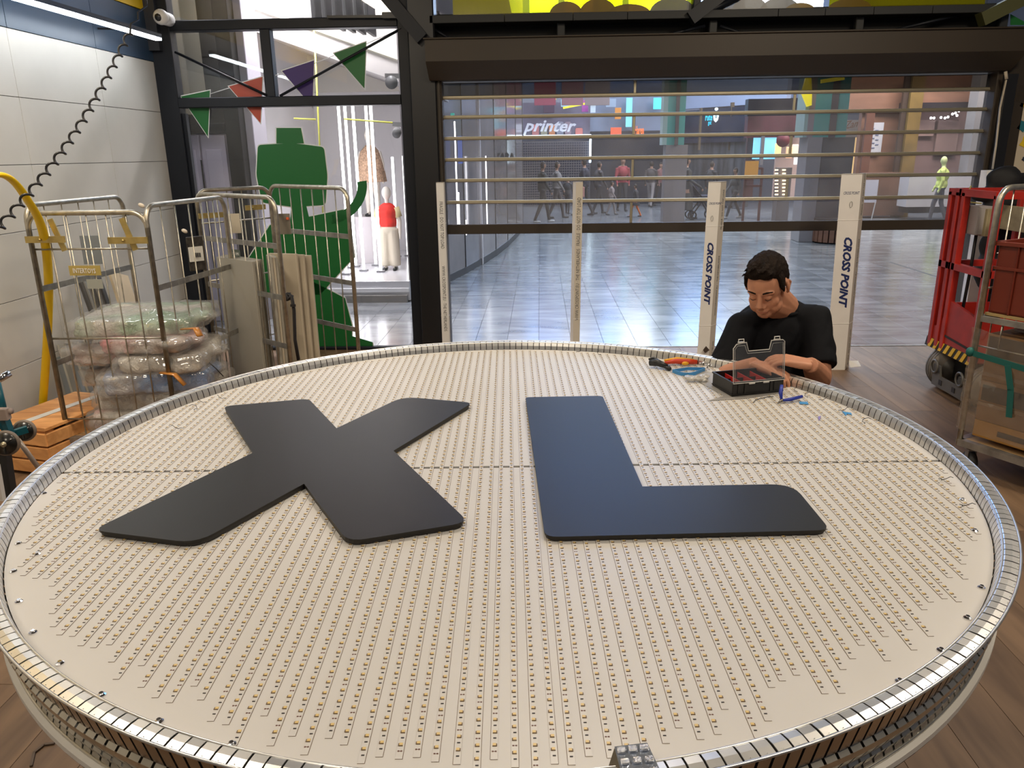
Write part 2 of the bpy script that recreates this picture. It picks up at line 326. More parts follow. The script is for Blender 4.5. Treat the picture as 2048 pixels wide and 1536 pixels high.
MB().box(((xM1+xR0)/2, FY+.01, (zL1+zU0)/2), (xR0-xM1, .006, zU0-zL1)).build('glass_pane', M_clear, fr)
MB().box(((-3.0+xR0)/2, FY+.01, (3.75+zU1)/2), (xR0+3.0, .006, 3.75-zU1)).build('glass_pane', M_clear, fr)
# heavy diagonal beams near the roof
MB().bar(PY(745, -40, FY-.16), PY(845, 78, FY-.16), .10, .085, up=(0,1,0)).build('roof_brace', M_steel, fr)
# CCTV camera
cc = thing('security_camera', PY(322, 34, 6.55), 'white dome security camera with dark lens beside the steel post', 'camera')
c0 = PY(322, 34, 6.50); fw = (Vector((0,0,CH))-c0).normalized()
MB().cyl(c0-fw*.03+Vector((0,.14,0)), c0-fw*.03, .05, 16).build('mount', M_white, cc)
MB().sphere(c0, .058, u=18, v_=12).build('housing', M_white, cc)
MB().sphere(c0+(Vector((-.05,-1,-.2)).normalized())*.028, .036, u=14, v_=10).build('lens', M_black, cc)
cb = struct(MB().box((PY(300,40,6.66).x-.02, 6.66, 2.74), (.16, .06, .42)).build('trim_3', mat('bracket_panel', (.02,.022,.03), .5)))
# bunting stickers on the glass
M_g = mat('green_vinyl', (.004,.125,.022), .45); M_r = mat('orange_red_vinyl', (.42,.055,.02), .45); M_p = mat('purple_vinyl', (.035,.008,.13), .45); M_wv = mat('white_vinyl', (.75,.76,.76), .5)
flags = [(((362,193),(420,181),(416,273)), M_g, 'green pennant sticker beside the left steel post'),
         (((458,173),(525,154),(521,246)), M_r, 'orange red pennant sticker on the shop window glass'),
         (((564,142),(628,121),(625,214)), M_p, 'purple pennant sticker on the shop window glass'),
         (((668,107),(732,84),(729,177)), M_g, 'green pennant sticker highest and rightmost on the bunting line')]
for pts, m, lab in flags:
    t = thing('pennant_sticker', PY(pts[2][0], pts[2][1], FY-.012), lab, 'sticker', 'pennant stickers on the window')
    P = [PY(*p, FY-.004) for p in pts]; cen = sum(P, Vector())/3
    MB().prism([cen+(p-cen)*1.07 for p in P], (0,.0015,0)).build('white_border', M_wv, t)
    MB().prism([p-Vector((0,.003,0)) for p in P], (0,.0015,0)).build('face', m, t)
mbx = MB()
cordp = [(420,188),(458,176),(525,158),(564,147),(628,127),(668,111),(732,88),(800,58)]
for a, b in zip(cordp[::2], cordp[1::2]): mbx.cyl(PY(*a, FY-.004), PY(*b, FY-.004), .003, 5)
tag(mbx.build('bunting_cord', M_wv), 'thin pale bunting cord printed across the shop window', 'sticker')
# plain green window graphic
gs = thing('window_sticker', PY(650, 700, FY), 'large plain green vinyl window sticker of blocky shapes with white edging', 'sticker')
def gshape(name, pts, r=0, m=M_g, lift=.003, rim=1):
    P = roundpoly([PY(*p, FY-.004) for p in pts], r, 4) if r else [PY(*p, FY-.004) for p in pts]
    cen = sum(P, Vector())/len(P)
    if rim: MB().prism([p+(p-cen).normalized()*.010 for p in P], (0,.001,0)).build('white_border', M_wv, gs)
    MB().prism([p-Vector((0,lift,0)) for p in P], (0,.001,0)).build(name, m, gs)
gshape('small_block', [(553,256),(602,256),(608,287),(553,287)])
gshape('upper_block', [(516,290),(585,286),(648,294),(655,352),(651,410),(585,414),(524,405),(513,350)], .03)
gshape('middle_block', [(540,450),(686,419),(700,450),(709,514),(688,536),(640,590),(530,590),(495,520)])
gshape('middle_block', [(583,408),(612,408),(622,450),(580,450)], rim=0, lift=.0035)
arc = [(728+0*t, 0) for t in ()]
A = []
for i in range(13):
    t = i/12; a = math.radians(-8+88*t); A.append((648+86*math.cos(a), 372+78*math.sin(a)*1.0))
B = [(648+(x-648)*.78, 372+(y-372)*.76) for x, y in A]
PP = [PY(*p, FY-.008) for p in A]+[PY(*p, FY-.008) for p in B[::-1]]
mb = MB(); n = len(A)
for i in range(n-1):
    q = [PY(*A[i], FY-.007), PY(*A[i+1], FY-.007), PY(*B[i+1], FY-.007), PY(*B[i], FY-.007)]; mb.prism(q, (0,.001,0))
mb.build('curved_band', M_g, gs)
gshape('lower_block', [(620,560),(690,596),(704,650),(704,672),(745,684),(748,708),(615,712),(600,590)])
# ================================================================ facade, right part: rolling shutter
sh = sroot('door_1', (1.4, FY, .02))
X0, X1 = PY(888, 300, FY).x, PY(1960, 300, FY).x
gl0, gl1 = PY(853, 300, FY).x, X0+.01
MB().rbox(((gl0+gl1)/2, FY-.03, 1.25), (gl1-gl0, .14, 2.5), .008, seg=1).bar((gl1-.02, FY-.11, 0), (gl1-.02, FY-.11, 2.3), .012, .012, up=(1,0,0)).build('guide_rail', M_box, sh)
gr0, gr1 = X1-.01, X1+.235
MB().rbox(((gr0+gr1)/2, FY-.03, 1.25), (gr1-gr0, .16, 2.5), .008, seg=1).build('guide_rail', M_box, sh)
# housing
hy = 6.40
zt, zm = PY(1400, 67, hy).z, PY(1400, 113, hy).z; zb = PY(1400, 152, 6.6).z
hx0, hx1 = PY(850, 100, hy).x, PY(2046, 60, hy).x+.06
prof = [(hy, zt), (hy, zm), (6.58, zb), (6.95, zb), (6.95, zt)]
MB().prism([(hx0, y, z) for y, z in prof], (hx1-hx0, 0, 0)).build('shutter_housing', M_box, sh)
MB().rbox(((hx0+hx1)/2, hy-.004, zt), (hx1-hx0+.02, .03, .012), .003, seg=1, axis=0).build('housing_lip', M_box, sh)
barz = [PY(1420, y, FY).z for y in (187.5, 227, 270, 313, 355, 399)]
btop, bbot = PY(1420, 443.5, FY).z, PY(1420, 463, FY).z
levels = [zb-.01]+barz+[btop]
for z in barz:
    MB().rbox(((X0+X1)/2, FY-.012, z), (X1-X0, .022, .030), .006, seg=2, axis=0).rbox(((X0+X1)/2, FY-.026, z-.004), (X1-X0, .010, .010), .004, seg=2, axis=0).build('shutter_bar', M_alu, sh)
MB().rbox(((X0+X1)/2, FY-.01, (btop+bbot)/2), (X1-X0, .045, btop-bbot), .005, seg=1, axis=0).build('bottom_bar', M_box, sh)
for i in range(7):
    a, b = levels[i], levels[i+1]; xs = PY(1266 if i % 2 == 0 else 1580, 300, FY).x
    for (u, v_) in ((X0, xs), (xs, X1)):
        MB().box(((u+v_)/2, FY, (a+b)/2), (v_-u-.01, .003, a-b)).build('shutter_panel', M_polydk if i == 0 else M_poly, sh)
    MB().rbox((xs, FY-.004, (a+b)/2), (.022, .014, a-b), .003, seg=1).build('panel_joint', M_alu, sh)
# truss above the housing
tr = sroot('trim_4', (1.4, FY+.1, 2.70))
M_ledge = mat('grey_ledge', (.026,.027,.027), .6)
lz0, lz1 = PY(1300, 43, FY).z, PY(1300, 27, FY).z
cuts = [PY(x, 30, FY).x for x in (862, 1010, 1145, 1252, 1390, 1548, 1640, 1735, 1850, 1975)]
for a, b in zip(cuts, cuts[1:]): MB().rbox(((a+b)/2, FY-.02, (lz0+lz1)/2), (b-a-.004, .2, lz1-lz0), .003, seg=1, axis=0).build('ledge_panel', M_ledge, tr)
MB().box(((cuts[0]+cuts[-1])/2, FY+.12, (lz0+zt)/2-.05), (cuts[-1]-cuts[0]+.4, .02, lz0-zt+.3)).build('dark_backing', mat('void_black', (.004,.004,.004), .8), tr)
for x in (1122, 1425, 1716, 2002): fpart('strut', PY(x-8, 60, FY).x, PY(x+8, 60, FY).x, zt-.02, lz0, .06, parent=tr, m=M_ledge)
for a, b in (((862,55),(900,78)), ((1300,78),(1410,52)), ((1790,60),(1960,20)), ((1440,52),(1500,72)), ((1480,-8),(1378,42))):
    MB().cyl(PY(*a, FY-.02), PY(*b, FY-.02), .012 if a[0] != 1480 else .03, 8).build('brace_rod', M_steel, tr)
MB().bar(PY(1480,-40,FY-.12), PY(1380,38,FY-.12), .1, .10, up=(0,1,0)).build('roof_brace', M_steel, tr)
MB().bar(PY(2060,-10,FY-.12), PY(1960,40,FY-.12), .1, .10, up=(0,1,0)).build('roof_brace', mat('olive_brace', (.09,.09,.03), .5), tr)
# upper windows with yellow film
uw = sroot('window_2', (1.4, FY, 2.9))
M_yf = film('yellow_film', (.95,.9,.01), (.6,.55,.0), .12, .03, .2); M_cl = film('mustard_cloud_film', (.22,.14,.0), (.30,.19,.0), .55, .03, .3); M_clw = film('grey_cloud_film', (.25,.25,.24), (.22,.22,.21), .6, .03, .3)
ux0, ux1 = xR1, PY(1990, 20, FY).x
MB().box(((ux0+ux1)/2, FY+.03, (lz1+3.8)/2), (ux1-ux0, .005, 3.8-lz1)).build('glass_pane', M_clear, uw)
a_, b_ = PY(905, 10, FY).x, PY(1390, 10, FY).x
MB().box(((a_+b_)/2, FY+.022, (lz1+2.88)/2), (b_-a_, .002, 2.88-lz1)).build('yellow_film', M_yf, uw)
a_, b_ = PY(1660, 10, FY).x, PY(1972, 10, FY).x
MB().box(((a_+b_)/2, FY+.022, (lz1+2.88)/2), (b_-a_, .002, 2.88-lz1)).build('yellow_film', M_yf, uw)
for k, (px, w_, top, m) in enumerate(((1088,30,24,M_cl),(1132,34,2,M_cl),(1196,38,-4,M_cl),(1258,44,7,M_cl),(1345,46,-6,M_clw),(1440,40,-20,M_clw),(1500,36,-8,M_clw),(1560,40,-6,M_clw),(1600,30,5,M_cl),(1700,45,-4,M_cl))):
    p0, p1 = PY(px-w_, 30, FY).x, PY(px+w_, 30, FY).x; zt_ = PY(px, top, FY).z; cx_ = (p0+p1)/2; rx = (p1-p0)/2; y = FY+.018-.0025*(k % 3)
    pts = [(cx_+rx*math.cos(PI*t/14), y, lz1+(zt_-lz1)*math.sin(PI*t/14)) for t in range(15)]
    MB().prism(pts, (0,.0015,0)).build('cloud_shape', m, uw)
fpart('frame_post', PY(1392,10,FY).x-.03, PY(1392,10,FY).x+.03, lz1, 3.8, .1, parent=uw)
gt = MB().prism([PY(2021,28,FY), PY(2050,44,FY), PY(2050,50,FY), PY(2021,50,FY)], (0,.003,0)); tag(gt.build('pennant_sticker', mat('green_vinyl_lit', (.01,.16,.03), .5)), 'green sticker corner above the right end of the shutter box', 'sticker')
# ================================================================ round LED sign lying flat
M_board = mat('white_board', (.605,.588,.562), .42, var=.03, vscale=4)
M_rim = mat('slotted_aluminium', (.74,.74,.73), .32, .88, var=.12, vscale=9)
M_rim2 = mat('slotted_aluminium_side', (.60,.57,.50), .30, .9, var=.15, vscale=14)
TC = Vector((-.11, 2.034, 0)); TZ = .88; TA = math.radians(2.2)
sg = thing('led_sign', (TC.x, TC.y, .0), 'large round unfinished sign box lying flat, rows of LED strips on white board', 'sign')
def pol(r, a, z): return Vector((TC.x+r*math.cos(a), TC.y+r*math.sin(a), z))
def lathe(mb, prof, a0, a1, n=1, th=None):
    """a curved slat: profile (r,z) list swept from a0 to a1"""
    vs = []; fs = []; m = len(prof)
    for i in range(n+1):
        a = a0+(a1-a0)*i/n
        for r, z in prof: vs.append(pol(r, a, z))
    for i in range(n):
        for j in range(m-1): fs.append((i*m+j, (i+1)*m+j, (i+1)*m+j+1, i*m+j+1))
    mb.add(vs, fs); return mb
def disc(mb, r, z0, z1, n=160, a0=0, a1=2*PI):
    P = [pol(r, a0+(a1-a0)*i/n, z0) for i in range(n if a1-a0 > 6 else n+1)]; return mb.prism(P, (0,0,z1-z0))
# board halves
sz = -.098   # seam offset from centre in the rotated frame
def half(up):
    P = []; R_ = 1.2; s = math.asin((sz+(.0065 if up else -.0065))/R_)
    a0, a1 = (s, PI-s) if up else (PI-s, 2*PI+s)
    for i in range(81): P.append(pol(R_, TA+a0+(a1-a0)*i/80, TZ-.006))
    return MB().prism(P, (0,0,.006))
half(True).build('board_panel', M_board, sg); half(False).build('board_panel', M_board, sg)
disc(MB(), 1.190, TZ-.10, TZ-.012, 96).build('gap_shade_drum', mat('gap_shade', (.035,.028,.02), .7), sg)  # dark filler added so the seam and slits look shaded
disc(MB(), 1.225, .760, .771).build('base_board', M_white, sg)
disc(MB(), 1.222, .753, .7595).build('base_edge', M_black, sg)
# rim
NT = 296; dA = 2*PI/NT; g = .0016/1.22
lathe(MB(), [(1.2060,.8802),(1.2085,.894),(1.2125,.9035),(1.2175,.9080),(1.228,.9085),(1.2395,.9068)], 0, 2*PI, 200).build('slit_shade_band', mat('slit_shade', (.012,.010,.009), .8), sg)  # dark band under the tabs paints the shade in the slits
tabp = [(1.202,.8805),(1.205,.896),(1.209,.9075),(1.2155,.9115),(1.228,.9120),(1.2405,.9100)]
for i in range(NT):
    mb = MB(); j = random.uniform(-.0003,.0003); j2 = random.uniform(-.0006,.0006); a = i*dA+TA
    top = [(r+j*.5, z+(j if r > 1.204 else 0)+(j2 if r > 1.22 else 0)) for r, z in tabp]
    bot = [(r, z-.0015) for r, z in top[::-1]]
    m = len(top)*2; pr_ = top+bot; vs = []
    for aa in (a+g, a+dA-g):
        for r, z in pr_: vs.append(pol(r, aa, z))
    mb.add(vs, [(k, (k+1) % m, m+(k+1) % m, m+k) for k in range(m)]+[tuple(range(m))[::-1], tuple(range(m, 2*m))])
    mb.build('flange_tab', M_rim, sg)
def ringtube(r, z, rad, n=220): return MB().tube([pol(r, 2*PI*i/n, z) for i in range(n)], rad, 6, closed=True)
ringtube(1.2115, .9095, .0022).build('crest_bead', M_rim, sg); ringtube(1.2435, .9092, .0026).build('rim_bead', M_rim, sg)
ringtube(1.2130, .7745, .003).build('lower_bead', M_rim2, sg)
mb = MB()
for i in range(NT): lathe(mb, [(1.2370,.9060),(1.2230,.850)], i*dA+TA+g*1.6, (i+1)*dA+TA-g*1.6)
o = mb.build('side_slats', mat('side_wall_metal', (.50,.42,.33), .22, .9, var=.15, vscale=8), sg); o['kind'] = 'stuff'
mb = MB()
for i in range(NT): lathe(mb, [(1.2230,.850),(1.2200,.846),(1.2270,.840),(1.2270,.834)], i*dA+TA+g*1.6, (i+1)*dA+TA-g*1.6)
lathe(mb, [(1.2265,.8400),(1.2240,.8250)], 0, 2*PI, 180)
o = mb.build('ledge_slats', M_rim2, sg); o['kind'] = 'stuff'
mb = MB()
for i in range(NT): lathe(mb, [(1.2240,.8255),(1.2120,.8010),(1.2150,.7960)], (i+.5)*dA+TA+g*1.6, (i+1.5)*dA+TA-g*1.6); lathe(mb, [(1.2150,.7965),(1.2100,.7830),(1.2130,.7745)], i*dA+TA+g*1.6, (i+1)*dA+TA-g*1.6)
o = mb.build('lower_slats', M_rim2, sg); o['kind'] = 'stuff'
mb = MB()
for i in range(NT): p = pol(1.2385, (i+.25)*dA, .9108); mb.sphere(p, .0009, u=6, v_=4)
o = mb.build('rivets', M_rim, sg); o['kind'] = 'stuff'
# support under the sign (out of sight below the base board)
for a in range(4):
    x, y = TC.x+.62*(1 if a % 2 else -1), TC.y+.55*(1 if a > 1 else -1)
    MB().rbox((x, y, .36), (.07,.07,.72), .008).build('leg', mat('leg_wood', (.33,.22,.12), .6), sg)
MB().rbox((TC.x, TC.y-.55, .735), (1.5,.08,.034), .006, axis=0).rbox((TC.x, TC.y+.55, .735), (1.5,.08,.034), .006, axis=0).build('cross_rail', mat('leg_wood', (.33,.22,.12), .6), sg)
# LED strips
M_strip = mat('strip_white', (.61,.592,.565), .35); M_sshade = mat('strip_shadow_line', (.16,.10,.05), .6)
M_led = mat('led_phosphor', (.70,.52,.22), .35); M_ledb = mat('led_body', (.15,.09,.04), .5); M_res = mat('resistor', (.02,.013,.01), .5); M_pad = mat('solder_pad', (.14,.055,.035), .45)
def loc(u, v_, z): c, s = math.cos(TA), math.sin(TA); return Vector((TC.x+c*u-s*v_, TC.y+s*u+c*v_, z))
leds = MB(); res = MB(); pads = MB(); ends = MB(); LP = .0259
def wbox(mb, u, v_, du, dv, z0, z1, mi=0):
    P = [loc(u+a*du/2, v_+b*dv/2, z) for z in (z0, z1) for a, b in ((-1,-1),(1,-1),(1,1),(-1,1))]
    mb.add(P, [(4,5,6,7),(0,1,5,4),(1,2,6,5),(2,3,7,6),(3,0,4,7)], mi=mi)
for i in range(-43, 44):
    u = i*.0272+random.uniform(-.0016,.0016); q = math.sqrt(max(1.195**2-u*u, 0))
    v1 = q-random.choice((.005,.012,.02)); v0 = -q+.012
    room = random.choice((.0,.026,.052)) if abs(i) > 7 else random.choice((0,.01))
    if abs(i) > 14: room += .025
    v0 += room
    n = int((v1-v0-.012)/LP); v0 = v1-n*LP-.012
    tilt = random.uniform(-.0025,.0025)
    mb = MB(); zt_ = TZ+.0009; w2 = .0052
    P = [loc(u-tilt+a*w2, v0, z) for z in (TZ, zt_) for a in (-1,1)]+[loc(u+tilt+a*w2, v1, z) for z in (TZ, zt_) for a in (-1,1)]
    mb.add(P, [(2,3,7,6)], mi=0); mb.add(P, [(0,2,6,4),(1,5,7,3),(0,1,3,2),(4,6,7,5)], mi=1)
    # shadow line painted dark along one edge of each strip
    s_ = 1 if u < -.1 else -1 if u > .1 else (1 if i % 2 else -1)
    mb.add([loc(u-tilt+s_*w2, v0, TZ+.0004), loc(u-tilt+s_*(w2+.0007), v0, TZ+.0004), loc(u+tilt+s_*(w2+.0007), v1, TZ+.0004), loc(u+tilt+s_*w2, v1, TZ+.0004)], [(0,1,2,3)], mi=1)
    mb.build('led_strip', [M_strip, M_sshade], sg)
    ph = random.randrange(3)
    for k in range(n):
        v_ = v1-.010-k*LP; uu = u+tilt*(2*(v_-v0)/(v1-v0)-1)
        wbox(leds, uu, v_, .0050, .0046, zt_, zt_+.0012); wbox(leds, uu-.0032*s_, v_-.0010, .0015, .0050, zt_, zt_+.0009, mi=1); wbox(leds, uu, v_-.0031, .0056, .0011, zt_, zt_+.0009, mi=1)
        if (k+ph) % 3 == 0:
            wbox(pads, uu-.0022, v_-LP/2, .0026, .0024, zt_, zt_+.0003); wbox(pads, uu+.0022, v_-LP/2, .0026, .0024, zt_, zt_+.0003); wbox(pads, uu, v_-LP/2, .004, .0006, zt_, zt_+.0003)
        else: wbox(res, uu+.0004, v_-LP/2, .0046, .0019, zt_, zt_+.0007)
for mb, nm, mm in ((leds,'leds',[M_led,M_ledb]),(res,'resistors',M_res),(pads,'solder_pads',M_pad)):
    o = mb.build(nm, mm, sg); o['kind'] = 'stuff'
# screws and wires on the board
M_chrome = mat('bright_screw', (.75,.75,.78), .12, 1)
scr = MB().sphere((0,0,0), (.0075,.0075,.004), u=10, v_=5).cyl((0,0,.002), (0,0,.005), .0035, 8); sme = mesh_of(scr, M_chrome)
for px, py in ((37,1087),(75,1108),(27,1143),(38,1203),(66,1265),(120,1327),(203,1390),(318,1443),(463,1489),(1963,1175),(1935,1236),(1882,1301),(1799,1363),(1700,1425),(1382,1517),(88,987),(124,938),(1950,1062),(1925,1000),(1230,1528),(540,1532)):
    instance(sme, 'screw', sg, PZ(px, py, TZ+.001), (0,0,random.random()))
for k, (px, py) in enumerate(((350,858),(385,818),(440,797),(402,805),(560,748),(640,733),(722,716),(745,712),(1062,690),(1078,691),(1095,694),(1130,700),(1158,703),(1200,708),(1618,793),(1650,800),(1690,822),(1735,845),(1597,782),(1895,962),(1938,1015))):
    p = PZ(px, py, TZ+.002); d = (TC+Vector((0,0,0))-Vector((p.x,p.y,0))).normalized(); t = Vector((-d.y, d.x, 0)); sgn = random.choice((-1,1))
    path = [p-d*.012+Vector((0,0,.010)), p-d*.004+t*.004*sgn+Vector((0,0,.014)), p+d*.008+t*.010*sgn+Vector((0,0,.010)), p+d*.016+t*.004*sgn+Vector((0,0,.003)), p+d*.012-t*.006*sgn+Vector((0,0,.002)), p+d*.022-t*.012*sgn+Vector((0,0,.001))]
    sm = []
    for i in range(len(path)-1):
        for q in range(3): sm.append(path[i].lerp(path[i+1], q/3))
    MB().tube(sm, .0009, 5).build('wire', M_black, sg)
# ================================================================ the two letters
M_let = mat('satin_black_panel', (.019,.0175,.0155), .41, var=.05, vscale=2, bump=.015, bscale=400, spec=.30); M_lete = mat('cut_edge', (.02,.018,.016), .5)
def letter(pts, r, label, zz):
    P = roundpoly([PZ(x, y, .897) for x, y in pts], r, 5)
    for p in P: p.z = zz-.006
    t = thing('letter_panel', (sum(p.x for p in P)/len(P), sum(p.y for p in P)/len(P), TZ), label, 'letter')
    MB().prism(P, (0,0,.0055)).build('face_panel', M_let, t)
    cen = sum(P, Vector())/len(P)
    q = [p+(cen-p).normalized()*.004 for p in P]
    for a in q: a.z = TZ+.0025
    MB().prism(q, (0,0,.008)).build('backing_layer', M_lete, t)
    return t
letter([(447,812),(617,797),(673,856),(806,793),(945,805),(787,901),(938,1044),(696,1083),(608,967),(392,1086),(184,1060),(506,905)], [.03,.03,0,.06,.03,0,.04,.04,0,.05,.035,0], 'black letter X cut from satin panel, lying left on the round sign', TZ+.017)
letter([(1051,793),(1205,790),(1285,971),(1585,966),(1661,1058),(1090,1072)], [.015,.02,0,.06,.03,.03], 'black letter L cut from satin panel, lying right on the round sign', TZ+.015)
# ================================================================ things on the sign
bx = thing('parts_box', (.74, 2.63, TZ), 'black small parts box with red dividers and open clear lid', 'box')
ya = math.radians(16.5); O = Vector((.662, 2.55, TZ+.0035)); ex = Vector((math.cos(ya), math.sin(ya), 0)); ey = Vector((-math.sin(ya)*.92, math.cos(ya), 0)).normalized(); ez = Vector((0,0,1)); RB = Matrix((ex, ey, ez)).transposed()
L_, W_, H_ = .198, .142, .050
def bb(mb, u0, u1, v0, v1, z0, z1): return mb.box(O+ex*(u0+u1)/2+ey*(v0+v1)/2+ez*(z0+z1)/2, (u1-u0, v1-v0, z1-z0), RB)
M_bb = mat('box_black', (.010,.010,.010), .42, bump=.05, bscale=120)
mb = MB(); bb(mb, 0,L_,0,W_,0,.003)
for a in ((0,L_,0,.003),(0,L_,W_-.003,W_),(0,.003,0,W_),(L_-.003,L_,0,W_)): bb(mb, *a, 0, H_)
for a in ((-.003,L_+.003,-.003,0),(-.003,L_+.003,W_,W_+.003),(-.003,0,0,W_),(L_,L_+.003,0,W_)): bb(mb, *a, H_-.005, H_)
for a in ((-.002,L_+.002,-.002,0),(-.002,L_+.002,W_,W_+.002),(-.002,0,0,W_),(L_,L_+.002,0,W_)): bb(mb, *a, .003, .007)
for u in (.045,.145): bb(mb, u, u+.006, -.0035, 0, .006, H_-.005)
for u in (.02,.16): bb(mb, u, u+.003, -.003, 0, .008, H_-.005)
mb.build('tray', M_bb, bx)
M_red = mat('divider_red', (.62,.025,.02), .4)
for u in (.045,.095,.145): MB_ = MB(); bb(MB_, u, u+.0018, .004, W_-.004, .004, H_-.008); MB_.build('divider', M_red, bx)
for v_ in (.045,.095): MB_ = MB(); bb(MB_, .004, L_-.004, v_, v_+.0018, .004, H_-.016); MB_.build('long_divider', M_bb, bx)
M_lid = film('lid_clear', (.88,.88,.88), (.5,.5,.5), .05, .06, .06); M_lide = mat('lid_edge', (.62,.60,.56), .2, spec=.8)
lt = math.radians(8); lu = (ez*math.cos(lt)+ey*(-math.sin(lt))*-1).normalized()    # lid stands up, leaning slightly back over the tray
LO = O+ex*0+ey*-.004+ez*(H_-.004); LH = .140
def lp_(u, h): return LO+ex*u+lu*h
outl = [(.0,.0),(L_,.0),(L_,LH-.006),(L_-.008,LH),(L_-.052,LH),(L_-.060,LH-.030),(.058,LH-.030),(.050,LH),(.012,LH-.004),(0,LH-.018)]
P = [lp_(u, h) for u, h in outl]; MB().prism(P, ex.cross(lu)*.0015).build('lid', M_lid, bx)
mb = MB(); mb.tube(P, .0017, 5, closed=True, smooth=False)
inn = [(.006,.006),(L_-.006,.006),(L_-.006,LH-.010),(L_-.046,LH-.010),(L_-.056,LH-.038),(.054,LH-.038),(.044,LH-.010),(.016,LH-.010),(.006,LH-.022)]
mb.tube([lp_(u, h) for u, h in inn], .0009, 4, closed=True, smooth=False); mb.build('lid_frame', M_lide, bx)
for u in (.030, L_-.030): MB().tube([lp_(u-.010, LH), lp_(u-.010, LH+.012), lp_(u+.010, LH+.012), lp_(u+.010, LH)], .0019, 5, smooth=False).bar(lp_(u-.012, LH+.002), lp_(u+.012, LH+.002), .006, .004).build('latch', M_lide, bx)
for u in (.070, .125): MB().rbox(LO+ex*u-ey*.003-ez*.002, (.022,.005,.006), .001, RB, axis=0).build('hinge', M_lide, bx)
# grey film sheet under the box
sf = [PZ(x, y, TZ+.002) for x, y in ((1392,741),(1430,745),(1470,760),(1575,762),(1560,786),(1490,797),(1413,802),(1448,792),(1398,764))]
tag(MB().prism(sf, (0,0,.0006)).build('plastic_sheet', film('grey_film', (.75,.74,.72), (.55,.53,.50), .45, .08, .15)), 'thin grey translucent plastic sheet under the parts box', 'sheet')
# clear bag
mb = MB(); base = PZ(1398, 757, TZ+.008)
for k in range(7): mb.sphere(base+Vector((random.uniform(-.035,.04), random.uniform(-.03,.03), random.uniform(-.003,.006))), (random.uniform(.014,.026), random.uniform(.014,.022), random.uniform(.005,.010)), Matrix.Rotation(random.uniform(0,3), 3, 'Z'), u=10, v_=6)
def crinkle(c): n = noise.noise(c*90); return c+Vector((n, noise.noise(c*70+Vector((9,9,9))), n))*.004
tag(blob_obj(mb, .003, 1, 'plastic_bag', film('bag_clear', (.80,.79,.76), (.75,.73,.68), .40, .16, .12), displace=crinkle), 'crumpled clear plastic bag left of the parts box', 'bag')
# wire stripper (black head, red and yellow handle)
ws = thing('wire_stripper', PZ(1350, 728, TZ+.003), 'wire stripper with black jaws and red yellow handles near the far rim', 'tool')
M_bk = mat('tool_black', (.015,.016,.018), .4); M_tr = mat('tool_red', (.62,.05,.015), .35); M_ty = mat('tool_yellow', (.85,.42,.02), .35); M_tb = mat('tape_blue', (.05,.27,.60), .5)
a, b = PZ(1300, 726, TZ+.018), PZ(1334, 733, TZ+.014)
mb = MB().tube([a, a.lerp(b,.4)+Vector((0,0,.008)), b], [.012,.015,.009], 10).tube([a+Vector((-.004,.012,.012)), a+Vector((.016,.016,.016)), b+Vector((0,.01,.003))], [.004,.006,.005], 8).tube([a+Vector((-.004,-.008,-.004)), a+Vector((.03,-.018,-.002)), b+Vector((.004,-.014,-.004))], [.004,.005,.006], 8)
mb.cyl(b+Vector((.006,-.02,-.004)), b+Vector((.006,.012,-.004)), .0085, 12); mb.build('jaw_head', M_bk, ws)
h0, h1 = PZ(1330, 726, TZ+.012), PZ(1394, 724, TZ+.014)
MB().tube([h0, h0.lerp(h1,.3)+Vector((0,.006,.004)), h0.lerp(h1,.7)+Vector((0,.002,.002)), h1], [.006,.010,.011,.009], 10).build('handle', M_tr, ws, label='red grip with rounded end')
MB().tube([h0+Vector((0,.016,.006)), h0.lerp(h1,.4)+Vector((0,.020,.010)), h1+Vector((-.01,.014,.004))], [.005,.008,.005], 10).sphere(h0.lerp(h1,.62)+Vector((0,-.010,-.002)), (.014,.006,.008)).build('handle', M_ty, ws, label='yellow grip')
for (u, v_, s_) in ((1400,727,1),(1412,731,.8),(1421,726,.9),(1407,737,.7)):
    p = PZ(u, v_, TZ+.008); mb = MB().tube([p, p+Vector((.02*s_,.006,.004)), p+Vector((.032*s_,-.006,-.004))], [.002,.004,.002], 7).sphere(p, .0045, u=8, v_=5)
    tag(mb.build('cable_lug', M_chrome), {1400:'loose silver connector touching the end of the red yellow handles',1412:'loose silver connector nearest the grey bag',1421:'loose silver connector farthest right of the red yellow handles',1407:'smallest loose silver connector just above the blue tape loop'}[u], 'connector', 'loose connectors by the tool')
tp = []
for i in range(15):
    t = i/14; tp.append(PZ(1345+65*t, 742+9*math.sin(PI*t)-4*t, TZ+.008))
mb = MB()
for p, q in zip(tp, tp[1:]): mb.bar(p, q, .0016, .014)
mb.bar(tp[0], tp[0].lerp(tp[-1], .5)+Vector((0,.02,0)), .0014, .012).bar(tp[0].lerp(tp[-1], .5)+Vector((0,.02,0)), tp[-1], .0014, .012)
tag(mb.build('tape_loop', M_tb), 'curled loop of blue tape in front of the red handled tool', 'tape')
